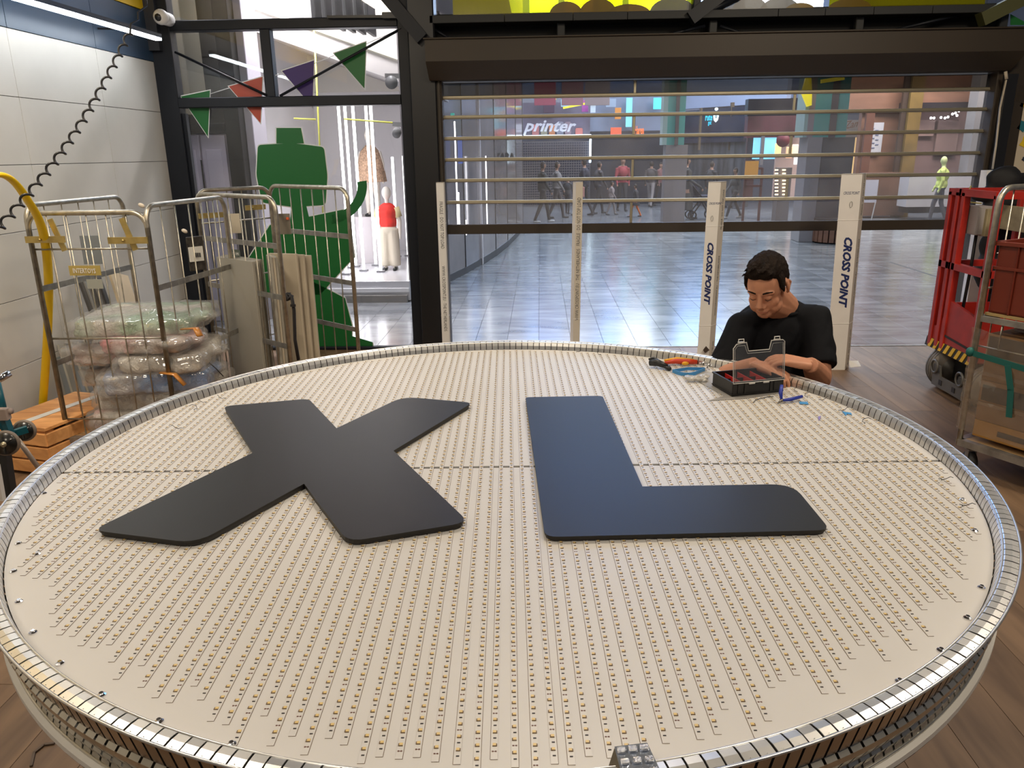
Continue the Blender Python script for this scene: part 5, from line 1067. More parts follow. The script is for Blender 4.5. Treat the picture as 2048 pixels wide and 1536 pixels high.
tubes = [(667,212,700,530,10.2),(677,212,712,530,10.3),(695,212,728,545,9.9),(718,212,752,535,10.4),(727,212,762,548,9.8),(784,314,797,540,11.3),(803,312,818,540,11.4),(690,452,692,540,9.6)]
for i, (x0, y0, x1, y1, Y) in enumerate(tubes):
    a = PY(x1, y1, Y); a.z = max(a.z, .27); b = PY(x0, y0, Y); b.x = a.x+(b.x-a.x)*.25
    t = thing('light_tube', (a.x, a.y, .25), ['leftmost','second','third','fourth','fifth','sixth','rightmost','short'][i]+' vertical white light tube in the fashion shop window', 'light', 'light tubes in the display window')
    MB().cyl((a.x,a.y,.27), (a.x,a.y,b.z), .018, 8).build('tube', M_tube, t); MB().box((a.x,a.y,.262), (.10,.08,.022)).build('foot', M_tubeb, t)
for (x0, y0, x1, y1, Y) in ((588,237,632,239,9.6),(688,238,805,247,9.4),(628,60,648,470,9.2)):
    tag(MB().cyl(PY(x0,y0,Y), PY(x1,y1,Y), .010, 6).build('yellow_rail', mat('rail_yellow_green', (.62,.62,.10), .4)), {588:'short yellow green rod on the display wall left of the light tubes',688:'long yellow green rod across the top of the light tubes',628:'tall faint yellow rod left of the light tubes'}[x0], 'rod')
sp_ = thing('spotlight', PY(793,268,9.3), 'round grey spotlight above the mannequins', 'spotlight')
MB().cyl(PY(795,262,9.3), PY(793,268,9.2), .05, 16).bar(PY(786,248,9.3), PY(806,250,9.3), .04, .05).build('lamp_head', mat('spot_grey', (.22,.22,.22), .4), sp_)
sp2 = thing('spotlight', PY(785,160,9.0), 'blurred grey spotlight behind the top right pane', 'spotlight')
MB().cyl(PY(783,165,9.05), PY(783,165,8.95), .07, 16).bar(PY(770,152,9.0), PY(803,152,9.0), .03, .05).build('lamp_head', mat('spot_grey', (.22,.22,.22), .4), sp2)
def mannequin(name, foot, H, label, top, bottom, cape=False):
    t = thing('mannequin', foot, label, 'mannequin'); x, y, z = foot; s = H
    mb = MB().sphere((x,y,z+.925*s), (.058*s,.07*s,.078*s)).cyl((x,y,z+.78*s), (x,y,z+.88*s), .028*s, 10).sphere((x,y,z+.70*s), (.11*s,.07*s,.10*s)).sphere((x,y,z+.56*s), (.085*s,.06*s,.10*s)).sphere((x,y,z+.48*s), (.10*s,.07*s,.07*s))
    for q in (-1, 1):
        mb.tube([(x+q*.10*s,y,z+.75*s),(x+q*.14*s,y,z+.60*s),(x+q*.145*s,y-.03*s,z+.44*s)], [.034*s,.028*s,.02*s], 8).sphere((x+q*.145*s,y-.03*s,z+.41*s), (.016*s,.02*s,.04*s))
        mb.tube([(x+q*.05*s,y,z+.46*s),(x+q*.055*s,y,z+.25*s),(x+q*.06*s,y,z+.04*s)], [.06*s,.042*s,.026*s], 8).tube([(x+q*.06*s,y+.01,z+.022*s),(x+q*.06*s,y-.09*s,z+.018*s)], [.024*s,.02*s], 8)
    blob_obj(mb, .012, 3, 'body', mat('mannequin_white', (.82,.76,.68), .3), t)
    mb = MB()
    if cape:
        mb.tube([(x,y,z+.82*s),(x,y,z+.74*s),(x,y,z+.60*s),(x,y,z+.40*s)], [.05*s,.12*s,.155*s,.185*s], 18); blob_obj(mb, .014, 3, 'coat', top, t)
    else:
        mb.sphere((x,y,z+.70*s), (.125*s,.085*s,.115*s)).sphere((x,y,z+.58*s), (.112*s,.08*s,.10*s)); blob_obj(mb, .012, 3, 'vest', top, t)
        mb = MB()
        for q in (-1, 1): mb.tube([(x+q*.10*s,y,z+.755*s),(x+q*.135*s,y,z+.64*s)], [.045*s,.042*s], 10)
        mb.build('sleeves', mat('sleeve_yellow', (.80,.68,.36), .7), t)
        mb = MB()
        for q in (-1, 1): mb.tube([(x+q*.05*s,y,z+.50*s),(x+q*.06*s,y,z+.25*s),(x+q*.07*s,y,z+.05*s)], [.075*s,.068*s,.062*s], 12)
        mb.sphere((x,y,z+.49*s), (.108*s,.08*s,.07*s)); blob_obj(mb, .012, 3, 'trousers', bottom, t)
    for q in (-1, 1): MB().tube([(x+q*.06*s,y+.03*s,z+.020*s),(x+q*.065*s,y-.10*s,z+.016*s)], [.026*s,.022*s], 8).build('shoe', M_black, t)
f1 = PY(782,545,10.0); f1.z = .25
mannequin('m', tuple(f1), 1.06, 'white mannequin in red vest and cream trousers standing on the platform', mat('vest_red', (.72,.02,.012), .6, bump=.2, bscale=40), mat('trouser_cream', (.62,.55,.44), .8))
f2 = PY(748,432,10.8); b2 = PY(745,258,10.8)
ped = thing('shelf_plinth', (f2.x, 10.85, .25), 'pale plinth carrying the mannequin with the patterned coat', 'plinth'); sbox('plinth', f2.x-.24, f2.x+.26, 10.65, 11.1, .25, f2.z, mat('plinth_white', (.62,.58,.60), .5), ped)
mannequin('m', tuple(f2), (b2.z-f2.z), 'white mannequin in a patterned pink and yellow coat on a plinth', mat('coat_pattern', (.55,.36,.24), .8, var=.5, vscale=45), M_dw, cape=True)
# dark passage and lilac double door left of the display
lft = sroot('wall_passage', (-3.4, 8, 0))
sbox('dark_wall', -5.2, -3.30, 8.4, 8.5, 0, 5.2, mat('passage_dark', (.035,.033,.03), .5), lft)
sbox('dark_column', -3.13, -2.98, 7.95, 8.5, 0, 5.2, mat('column_black', (.012,.012,.012), .4), lft)
sbox('white_trim', -2.98, -2.90, 8.1, 8.5, 0, 5.2, mat('trim_lilac', (.50,.47,.54), .5), lft)
sbox('concrete_column', -3.66, -3.42, 7.9, 8.3, 2.1, 5.2, mat('concrete_warm', (.30,.27,.20), .7), lft)
dz_ = PY(430, 268, 8.0).z
dd = struct(MB().box((-3.42, 8.03, dz_/2), (.54, .04, dz_)).build('door_2', mat('door_lilac', (.58,.53,.62), .4)))
for x0, x1 in ((-3.68,-3.43),(-3.41,-3.16)):
    MB().rbox(((x0+x1)/2, 8.0, dz_/2), (x1-x0, .03, dz_-.02), .004, seg=1).build('door_leaf', mat('door_lilac', (.58,.53,.62), .4), dd)
    MB().rbox(((x0+x1)/2, 7.985, dz_/2+.0), (x1-x0-.09, .012, dz_-.3), .004, seg=1).build('door_field', mat('door_lilac2', (.64,.59,.68), .4), dd)
MB().bar((-3.42,7.97,dz_-.25), (-3.42,7.97,dz_-1.4), .012, .012, up=(1,0,0)).build('door_handle', M_black, dd)
sbox('door_header', -4.2, -3.14, 7.95, 8.3, dz_+.01, dz_+.10, mat('column_black', (.01,.01,.01), .4), lft)
# ================================================================ curved glass shop front left of the mall
cw = sroot('wall_curved', (-1.0, 12, 0))
cpts = [(-1.56,9.15),(-1.42,9.8),(-1.27,10.5),(-1.10,11.3),(-.93,12.3),(-.77,13.4),(-.62,14.8),(-.50,16.4),(-.40,18.2)]
M_cg = mat('curved_glass_grey', (.27,.25,.25), .10, spec=.8, var=.15, vscale=2); M_cj = mat('glass_joint', (.02,.02,.02), .5)
for i in range(len(cpts)-1):
    (xa, y_a), (xb, y_b) = cpts[i], cpts[i+1]
    MB().bar((xa, y_a, 1.7), (xb, y_b, 1.7), .03, 3.36).build('glass_panel', M_cg, cw)
    MB().bar((xb, y_b-.01, 0), (xb, y_b-.01, 3.4), .03, .04, up=(1,0,0)).build('panel_joint', M_cj, cw)
    MB().bar((xa-.0, y_a, .05), (xb, y_b, .05), .06, .1).build('plinth_strip', mat('plinth_dark', (.05,.05,.05), .4), cw)
sbox('wall_head', -1.9, -.35, 9.2, 18, 3.4, 5.2, mat('head_lilac', (.30,.28,.30), .5), cw)
for (x0, y0, x1, y1, Y, w_) in ((901,243,913,455,10.2,.016),(966,312,972,455,12.0,.016),(913,385,916,452,10.4,.016),(1035,282,1037,345,22,.03),(928,440,930,470,10.9,.012)):  # glowing bars paint light reflections on the glass; the bluish strip is a lamp
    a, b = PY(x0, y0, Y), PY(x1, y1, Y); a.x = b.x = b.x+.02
    tag(MB().bar(a, b, w_, w_, up=(1,0,0)).build('light_line', mat('line_glow', (1,1,1), emit=6, ecol=(1,.98,1))), {901:'tallest vertical light reflection on the curved glass, built as a glowing bar',966:'vertical light reflection in the middle of the curved glass, built as a glowing bar',913:'short light reflection beside the tallest one, built as a glowing bar',1035:'bluish vertical light strip left of the grille shop',928:'faint short light reflection low on the curved glass, built as a glowing bar'}[x0], 'light')
M_dark = mat('letters_dark', (.02,.02,.02), .5)
text('ZARA', .16, PY(990,320,13.6), (.35,1,0), (0,0,1), M_dark, None, bold=.004, name='shop_sign', depth=.01, sx=2.2)
tag(bpy.data.objects['shop_sign'], 'dark shop lettering reading on the curved glass front', 'sign')
# ================================================================ mall facades
bk = sroot('wall_back', (3, 27, 0))
def wallpx(name, x0, y0, x1, y1, Y, m, th=.15, parent=bk, Y2=None, emitlab=None):
    a, b = PY(x0, (y0+y1)/2, Y), PY(x1, (y0+y1)/2, Y2 or Y); z0 = PY((x0+x1)/2, y1, (Y+(Y2 or Y))/2).z; z1 = PY((x0+x1)/2, y0, (Y+(Y2 or Y))/2).z
    z0 = max(z0, 0)
    return MB().bar((a.x,a.y,(z0+z1)/2), (b.x,b.y,(z0+z1)/2), th, z1-z0).build(name, m, parent)
g1 = mat('facade_grey', (.27,.26,.28), .5, var=.15, vscale=.6); g2 = mat('facade_dark', (.030,.030,.040), .45, var=.4, vscale=1); gb = mat('facade_blue', (.25,.32,.50), .5, var=.1, vscale=.5)
M_teal = mat('column_teal', (.13,.42,.37), .4); M_tealp = mat('column_teal_pale', (.40,.55,.52), .35); M_br = mat('kiosk_wood', (.24,.12,.075), .5, var=.15, vscale=1.2, stretch=(1,1,5))
MB().cyl((4.2,14.5,3.2), (4.2,14.5,7.1), .01, 6).build('ornament_cable', M_black, bk)
wallpx('upper_wall', 960, -60, 1720, 200, 28.5, mat('upper_blue_grey', (.16,.20,.30), .5, var=.2, vscale=.3)); 
wallpx('back_wall', 960, 190, 1400, 413, 27.6, g1)
wallpx('pier', 1006, 190, 1030, 425, 24, mat('pier_dark', (.10,.095,.10), .5)); wallpx('pier', 975, 190, 1008, 430, 21, g1)
wallpx('fascia_panel', 1046, 205, 1180, 272, 26.4, mat('fascia_violet', (.17,.15,.21), .4, var=.3, vscale=.9))
wallpx('shop_dark', 1180, 262, 1325, 408, 26.8, g2); wallpx('fascia_lilac', 1180, 190, 1330, 262, 26.9, mat('fascia_paleblue', (.26,.31,.42), .4, var=.3, vscale=.6))
# grille
gr = thing('roller_grille', PY(1112,405,26.1), 'closed see-through roller grille under the white lettering', 'grille')
z0, z1 = PY(1112,411,26).z, PY(1112,284,26).z; xa, xb = PY(1046,340,26).x, PY(1180,340,26).x; z0 = max(z0, .02)
MB().box(((xa+xb)/2, 26.4, (z0+z1)/2), (xb-xa, .02, z1-z0)).build('dark_interior', mat('interior_blue', (.035,.04,.075), .4), gr)
mb = MB()
for i in range(26): z = z0+(z1-z0)*i/25; mb.box(((xa+xb)/2, 26.0, z), (xb-xa, .02, .022))
for i in range(30): x = xa+(xb-xa)*i/29; mb.box((x, 26.0, (z0+z1)/2), (.016, .02, z1-z0))
o = mb.build('grille_bars', mat('grille_grey', (.23,.22,.24), .4, .5), gr); o['kind'] = 'stuff'
sgn = thing('shop_sign', PY(1048,262,26), 'large pale italic shop lettering above the roller grille', 'sign')
for i_, (x_, y_, w2_, h2_, c_) in enumerate(((1071,262,.22,.40,(.62,.22,.22)),(1088,264,.20,.30,(.42,.38,.28)),(1104,263,.20,.42,(.66,.25,.12)),(1120,258,.22,.45,(.30,.30,.38)),(1136,258,.2,.45,(.34,.25,.30)),(1158,265,.24,.28,(.62,.20,.18)))): MB().rbox(PY(x_,y_,26.25), (w2_,.03,h2_), .05, axis=1, seg=3).build('window_print', mat('window_print_%d' % i_, c_, .5), sgn)
text('printer', .50, PY(1048,262,26), (1,0,-.02), (0,0,1), mat('sign_pale', (.55,.55,.62), .4, emit=.35, ecol=(.7,.75,.9)), sgn, shear=.35, bold=.012, sx=1.12, depth=.05)
tag(MB().bar(PY(1048,273,25.9), PY(1182,271,25.9), .06, .07).build('light_bar', mat('bar_glow', (.8,.95,1), emit=7, ecol=(.75,.93,1))), 'bright horizontal light bar above the roller grille', 'light')
tag(MB().bar(PY(1181,278,25.9), PY(1180,325,25.9), .06, .06, up=(1,0,0)).build('light_bar', mat('bar_glow', (1,1,1), emit=7)), 'bright vertical light bar at the right side of the roller grille', 'light')
s2 = thing('shop_sign', PY(1264,270,26.5), 'orange lit shop letters on the dark fascia', 'sign')
text('nHaren', .36, PY(1265,268,26.5), (1,0,0), (0,0,1), mat('orange_glow', (1,.22,.04), emit=1.1, ecol=(1,.20,.03)), s2, bold=.004, sx=.34, depth=.04)
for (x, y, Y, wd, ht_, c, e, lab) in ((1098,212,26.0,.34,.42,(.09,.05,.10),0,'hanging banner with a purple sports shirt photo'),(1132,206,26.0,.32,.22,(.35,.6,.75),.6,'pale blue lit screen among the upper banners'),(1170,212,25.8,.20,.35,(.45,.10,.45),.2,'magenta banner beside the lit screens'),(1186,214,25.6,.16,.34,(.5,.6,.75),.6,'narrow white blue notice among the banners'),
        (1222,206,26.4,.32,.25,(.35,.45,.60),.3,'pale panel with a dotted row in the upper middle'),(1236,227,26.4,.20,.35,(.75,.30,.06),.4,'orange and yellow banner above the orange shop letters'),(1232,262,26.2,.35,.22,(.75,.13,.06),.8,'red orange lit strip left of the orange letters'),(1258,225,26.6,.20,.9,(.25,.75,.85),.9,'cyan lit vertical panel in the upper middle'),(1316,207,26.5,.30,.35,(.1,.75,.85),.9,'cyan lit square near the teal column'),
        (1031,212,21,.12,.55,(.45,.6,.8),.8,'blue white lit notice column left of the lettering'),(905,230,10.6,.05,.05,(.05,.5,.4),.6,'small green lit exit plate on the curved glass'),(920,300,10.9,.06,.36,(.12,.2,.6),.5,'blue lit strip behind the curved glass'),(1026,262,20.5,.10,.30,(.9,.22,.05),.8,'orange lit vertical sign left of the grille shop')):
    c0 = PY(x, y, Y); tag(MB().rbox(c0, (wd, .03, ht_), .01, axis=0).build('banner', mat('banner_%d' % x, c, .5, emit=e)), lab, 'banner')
for (x0, y0, x1, y1) in ((1105,196,1112,193),(1126,212,1212,195)):
    tag(MB().bar(PY(x0,y0+4,25.5), PY(x1,y1+4,25.5), .04, .06).build('yellow_strip', mat('strip_yellow_glow', (.9,.75,.05), emit=.9)), 'short yellow light strip near the shirt banner' if x0 == 1105 else 'long slanting yellow light strip above the lettering', 'light')
# posters seen through the darkest slat
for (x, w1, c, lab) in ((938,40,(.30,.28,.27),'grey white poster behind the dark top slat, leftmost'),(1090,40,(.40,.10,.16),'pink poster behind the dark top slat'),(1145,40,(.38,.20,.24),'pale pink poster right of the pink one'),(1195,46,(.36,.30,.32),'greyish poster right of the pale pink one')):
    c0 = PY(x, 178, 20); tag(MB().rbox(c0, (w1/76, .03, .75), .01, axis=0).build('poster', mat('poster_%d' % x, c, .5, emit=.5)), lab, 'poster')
# teal column 1
c1t = sroot('trim_5', (3.3, 19.3, 0))
wallpx('column_side', 1325, 120, 1334, 290, 19.0, M_tealp, .4, c1t); wallpx('column_panel', 1334, 120, 1350, 290, 19.0, M_teal, .4, c1t); wallpx('column_strip', 1350, 120, 1357, 290, 18.97, mat('strip_taupe', (.16,.13,.13), .5), .4, c1t); wallpx('column_panel', 1357, 120, 1369, 290, 19.0, M_teal, .4, c1t)
wallpx('column_base', 1326, 290, 1369, 446, 19.0, mat('column_base_grey', (.30,.27,.27), .4), .4, c1t)
# angled shop front on the right
wallpx('white_soffit', 1366, 120, 1580, 212, 26.5, mat('soffit_blue', (.38,.45,.62), .4), .2, bk, 23.4)
wallpx('dark_fascia', 1368, 236, 1492, 285, 26.3, mat('navy_fascia', (.028,.035,.062), .4, var=.4, vscale=1), .2, bk, 23.5)
wallpx('dark_fascia', 1368, 218, 1492, 262, 26.35, mat('navy_fascia', (.03,.035,.06), .4), .2, bk, 23.7)
wallpx('mullioned_window', 1368, 283, 1495, 408, 26.3, mat('window_smoke', (.085,.09,.10), .3, var=.6, vscale=2, stretch=(3,3,.3)), .2, bk, 23.5)
for i in range(11): p = 1374+i*11.5; Y = 26.15-(i/10.5)*2.5; wallpx('window_mullion', p, 285, p+2.5, 415, Y, mat('mullion_blue', (.16,.19,.26), .4), .1)
wallpx('brown_post', 1398, 216, 1402, 300, 24.7, mat('post_brown', (.10,.07,.04), .5)); wallpx('brown_post', 1459, 205, 1465, 300, 24.2, mat('post_brown', (.10,.07,.04), .5))
s3 = thing('shop_sign', PY(1408,240,24.9), 'cyan lit round logo with short letters on the navy fascia', 'sign')
M_cy = mat('cyan_glow', (.02,.5,.7), emit=.8, ecol=(.02,.62,.85)); text('rute', .26, PY(1410,241,23.3), (1,0,0), (0,0,1), M_cy, s3, bold=.004, sx=.46, depth=.03); text('gut', .16, PY(1416,249,23.3), (1,-.3,0), (0,0,1), M_cy, s3, bold=.003, sx=.45, depth=.03)
mb = MB(); c0 = PY(1432,236,23.3); mb.prism(roundpoly([c0+V(a,0,b) for a, b in ((-.08,.06),(-.05,.16),(.05,.16),(.08,.06),(.06,-.06),(0,-.12),(-.06,-.06))], .02), (0,.03,0)).prism([c0+V(.05*math.cos(2*PI*k/12),0,.24+.045*math.sin(2*PI*k/12)) for k in range(12)], (0,.03,0)); mb.build('shield_logo', mat('logo_glow', (.7,.9,.95), emit=.9), s3)
MB().tube([c0+V(0,-.004,.09), c0+V(0,-.004,.0)], .014, 6).build('logo_mark', mat('logo_dark', (.05,.2,.3), .5), s3)
wallpx('black_box', 1493, 198, 1590, 232, 20, mat('black_mural', (.012,.013,.02), .35), .3); wallpx('red_mural', 1492, 232, 1612, 275, 19.6, mat('mural_red', (.10,.035,.045), .5, var=.7, vscale=1.5), .3)
wallpx('wall_red', 1490, 270, 1508, 400, 19.8, mat('wall_dull_red', (.11,.05,.05), .5), .1)
for x0, x1, lab in ((1508,1521,'narrow bright cyan shop window panel'),(1526,1549,'wide bright cyan shop window panel')):
    a, b = PY(x0,270,19.5), PY(x1,318,19.5); tag(MB().box(((a.x+b.x)/2,19.5,(a.z+b.z)/2), (b.x-a.x,.05,a.z-b.z)).build('glowing_sign', mat('cyan_panel', (.2,.6,.85), emit=1.7, ecol=(.22,.62,.9))), lab, 'panel')
wallpx('pillar_violet', 1521, 268, 1527, 330, 19.4, g1, .1); wallpx('shop_interior', 1549, 268, 1612, 400, 19.9, mat('interior_rose', (.40,.30,.27), .5, emit=.25, ecol=(.9,.6,.5)), .1)
tag(MB().cyl(PY(1566,281,19.0), PY(1566,281,18.95), .15, 18).build('round_sign', mat('sign_maroon', (.20,.02,.04), .5)), 'dark red round sign hanging in the lit shop', 'sign')
for i, (x, y, c) in enumerate(((1556,298,(1,.75,.35)),(1578,305,(1,.55,.30)),(1590,300,(1,.7,.5)),(1594,318,(.95,.9,.85)))):
    tag(MB().rbox(PY(x,y,19.4), (.14,.06,.26), .02, axis=0).build('lit_shelf', mat('shelf_glow_%d' % i, c, emit=1.2)), ['yellow','peach','orange','white'][i]+' glowing display spot in the rose coloured shop', 'light')
# perfume stands with little lights
pst = thing('display_stand', (PY(1562,390,18).x, 18, 0), 'tall display stand with rows of small warm lights', 'display')
wallpx('stand_body', 1550, 335, 1575, 460, 18, mat('stand_grey', (.20,.18,.18), .3), .3, pst)
mb = MB()
for i in range(8):
    for x in (1553, 1568): mb.box(PY(x, 340+7*i, 17.8), (.07,.03,.03))
mb.build('small_lights', mat('warm_spark', (1,.75,.45), emit=3), pst)
# A-frame with orange poster
af = thing('easel_stand', PY(1508,420,18.6), 'brown standing frame with an orange yellow poster', 'stand')
z = PY(1508,415,18.6).z; xa, xb = PY(1490,370,18.6).x, PY(1522,370,18.6).x
for x in (xa, xb): MB().bar((x,18.6,0), (x,18.6,PY(1508,336,18.6).z), .05, .05, up=(1,0,0)).build('leg', mat('frame_maroon', (.10,.035,.035), .5), af)
MB().bar((xa,18.6,PY(1508,337,18.6).z), (xb,18.6,PY(1508,337,18.6).z), .05, .05).bar((xa,18.6,PY(1508,372,18.6).z), (xb,18.6,PY(1508,372,18.6).z), .05, .05).build('rail', mat('frame_maroon', (.1,.035,.035), .5), af)
c0 = PY(1503,340,18.5); MB().box(c0, (.30,.03,.40)).build('poster', mat('poster_orange', (.60,.30,.06), .5, emit=.2), af)
# teal column 2 (right)
c2t = sroot('trim_6', (5.3, 15.4, 0)); Yc = 15.2
for (x0, x1, m, dy) in ((1605,1612,M_tealp,0),(1612,1624,mat('col_mauve', (.36,.30,.32), .4),0),(1624,1656,M_teal,0),(1656,1669,mat('strip_taupe', (.2,.17,.17), .5),-.03),(1669,1690,M_teal,0)): wallpx('column_panel', x0, 100, x1, 275, Yc+dy, m, .5, c2t)
wallpx('column_base', 1598, 275, 1626, 487, Yc, mat('column_base_grey2', (.33,.31,.32), .35), .5, c2t); wallpx('column_base', 1626, 275, 1688, 500, Yc+.02, mat('column_base_dark', (.13,.125,.13), .4, var=.2, vscale=2), .5, c2t)
tag(MB().tube([PY(1617,150,14.9), PY(1613,185,14.9), PY(1618,212,14.9)], [.05,.10,.05], 8).build('hanging_ornament', mat('ornament_yellow', (.9,.75,.02), .3, emit=.9)), 'glowing yellow hanging ornament in front of the teal column', 'ornament')
tag(MB().bar(PY(1642,163,14.5), PY(1688,156,14.5), .06, .06).build('yellow_strip', mat('strip_yellow_glow', (.9,.75,.05), emit=.9)), 'yellow glowing strip above the right teal column', 'light')
# wooden planter/bench
bn = thing('wooden_bench', PY(1668,492,14.6), 'round slatted wooden bench at the foot of the teal column', 'bench')
cb_ = PY(1665,487,14.9); cb_.z = 0
for k in range(22):
    a = 2*PI*k/22; MB().box((cb_.x+.36*math.cos(a), cb_.y+.36*math.sin(a), .22), (.085,.03,.40), Matrix.Rotation(a+PI/2,3,'Z')).build('slat', M_br, bn)
MB().cyl((cb_.x,cb_.y,.42), (cb_.x,cb_.y,.46), .38, 24).cyl((cb_.x,cb_.y,0), (cb_.x,cb_.y,.42), .33, 20).build('seat', mat('bench_core', (.04,.03,.03), .6), bn)
# yellow lit kiosk strip, brown kiosk walls
tag(MB().box(PY(1709,300,21.98)+V(0,0,-.3), (.44,.08,2.1)).build('lit_menu', mat('menu_glow', (1,.75,.25), emit=.75, ecol=(1,.78,.35))), 'warm yellow lit menu panel left of the brown wooden wall', 'panel')
tag(MB().box(PY(1716,300,21.90), (.11,.08,1.18)).build('red_menu', mat('menu_red', (.45,.06,.05), .5, emit=.2)), 'narrow red panel in the yellow lit menu', 'panel')
tag(MB().sphere(PY(1701,296,21.82), (.09,.03,.14), u=10, v_=6).build('menu_seal', mat('seal_maroon', (.2,.02,.03), .5)), 'small round maroon mark on the yellow menu panel', 'sign')
kw = sroot('wall_kiosk', (6.5, 20.41, 0))
wallpx('cream_fascia', 1688, 240, 1722, 275, 21.82, mat('fascia_cream', (.42,.38,.34), .5), .1, kw)
wallpx('wood_wall', 1716, 120, 1800, 440, 21.04, M_br, .2, kw); wallpx('wood_header', 1690, 120, 1945, 222, 20.88, M_br, .2, kw)
wallpx('diagonal_post', 1722, 222, 1738, 420, 20.57, mat('post_rust', (.13,.05,.03), .5), .1, kw)
wallpx('dark_post', 1793, 150, 1803, 430, 20.41, mat('post_dark', (.05,.03,.02), .5), .1, kw); wallpx('gold_column', 1803, 150, 1828, 440, 20.41, mat('column_gold', (.16,.10,.025), .5, var=.3, vscale=3), .3, kw)
wallpx('rose_wall', 1828, 215, 1935, 360, 21.35, mat('rose_panel', (.25,.16,.15), .5, var=.15, vscale=1), .1, kw); wallpx('rose_panel', 1830, 240, 1868, 272, 21.20, mat('rose_light', (.42,.28,.25), .5), .04, kw); wallpx('rose_panel', 1872, 240, 1915, 310, 21.20, mat('rose_mid', (.32,.21,.19), .5), .04, kw)
wallpx('dark_band', 1800, 205, 1940, 216, 20.72, mat('band_black', (.02,.015,.02), .5), .1, kw)
wallpx('grey_pillar', 1936, 100, 1985, 440, 19.78, mat('pillar_greyish', (.24,.23,.23), .4), .4, kw)
wallpx('white_counter', 1806, 350, 1935, 412, 19.47, mat('counter_white', (.50,.48,.49), .3), .5, kw); wallpx('counter_plinth', 1806, 412, 1935, 424, 19.55, M_dark, .5, kw)
wallpx('brown_counter', 1722, 345, 1806, 430, 20.25, mat('counter_brown', (.15,.085,.06), .4, var=.3, vscale=2), .4, kw)
pw_ = thing('wall_poster', PY(1748,275,20.72), 'white notice sheet with small print on the wooden wall', 'poster'); MB().box(PY(1748,275,20.80), (.42,.015,.72)).build('sheet', mat('sheet_white', (.52,.52,.55), .5), pw_)
mb = MB()
for i in range(14): mb.box(PY(1738+(i % 3)*8, 254+i*3.2, 20.78), (.08,.006,.019))
mb.build('small_print', mat('print_blue', (.15,.18,.30), .5), pw_)
text('Zandwerf', .27, PY(1688,258,21.67), (1,0,.15), (0,0,1), mat('script_brown', (.25,.12,.06), .5), None, shear=.4, sx=.8, name='script_sign', depth=.01); tag(bpy.data.objects['script_sign'], 'brown handwritten style lettering on the cream fascia', 'sign')
spk = MB()
for (x, y) in ((1831,232),(1837,230),(1862,236),(1868,236),(1882,235),(1890,236),(1896,234),(1905,228),(1911,226),(1914,231),(1918,222)): spk.sphere(PY(x,y,20.88), .032, u=6, v_=4)
o = spk.build('fairy_lights', mat('spark_white', (1,1,1), emit=8)); tag(o, 'string of tiny white lights above the rose coloured panels', 'lights')
es = thing('easel_sign', PY(1738,415,19.31), 'white easel sign in front of the brown counter', 'sign'); 
a, b = PY(1728,360,19.31), PY(1752,405,19.31); MB().box(((a.x+b.x)/2,19.31,(a.z+b.z)/2), (b.x-a.x,.02,a.z-b.z)).build('board', mat('easel_white', (.45,.45,.52), .5), es)
for s in (0, 1): MB().bar((a.x+(b.x-a.x)*s,19.34,b.z), (a.x+(b.x-a.x)*s+.04*(2*s-1),19.55,0.0), .02, .02, up=(1,0,0)).build('leg', M_white, es)
# blue shop stripe at far right
wallpx('blue_column', 1998, 160, 2016, 345, 18.05, mat('blue_glow_wall', (.02,.06,.35), .4, emit=.25, ecol=(.05,.15,.8)), .2, kw); wallpx('rose_top', 1985, 120, 2050, 158, 18.53, mat('rose_light2', (.40,.26,.24), .5), .1, kw); wallpx('white_panel', 1993, 200, 2016, 245, 17.90, mat('panel_pale', (.5,.45,.45), .5, emit=.2), .1, kw); wallpx('orange_band', 1993, 172, 2018, 190, 17.82, mat('band_orange', (.35,.15,.05), .5), .1, kw)
# high bright windows of the mall (seen through the top glazing and mirrored in the floor)
hw = sroot('window_3', (2, 27.5, 6))
M_scr = mat('bright_glazing', (.5,.7,1), emit=9, ecol=(.30,.52,1)); M_scw = mat('bright_glazing_white', (1,1,1), emit=6, ecol=(.80,.90,1))
for i, (x0, x1, m) in enumerate(((-3.4,-.6,M_scw),(-.3,.6,M_scr),(.8,1.7,M_scw),(1.9,2.6,M_scr),(2.8,4.6,M_scw),(4.8,6.2,M_scr),(6.4,8.8,M_scw))):
    MB().box(((x0+x1)/2, 26.5, 5.75), (x1-x0, .05, 2.7)).build('window_pane', m, hw)
lsc = thing('blue_glow_panel', (1.3, 13, 4.3), 'unseen blue glow panel added high in the mall for its reflections', 'glow panel')  # unseen emitter added to give the letters their blue reflection
MB().box((1.3, 13.0, 5.65), (3.4, .1, 2.5)).build('glow_face', mat('glow_blue', (.2,.45,1), emit=5.5, ecol=(.10,.36,1)), lsc); MB().box((1.3, 13.08, 5.65), (3.6, .1, 2.7)).build('glow_frame', M_black, lsc)
for x in (.1, 2.5): MB().cyl((x,13.08,6.0), (x,13.08,7.1), .03, 8).build('hanger', M_black, lsc)
struct(MB().box((4, 18, 7.15), (24, 24, .1)).build('ceiling_mall', mat('mall_ceiling', (.30,.30,.32), .7)))
struct(MB().box((4, 29.2, 3.5), (24, .2, 7.2)).build('wall_far', mat('far_wall', (.10,.11,.14), .6)))
struct(MB().box((15.2, 18, 3.5), (.2, 22, 7.2)).build('wall_right', mat('far_wall', (.10,.11,.14), .6)))
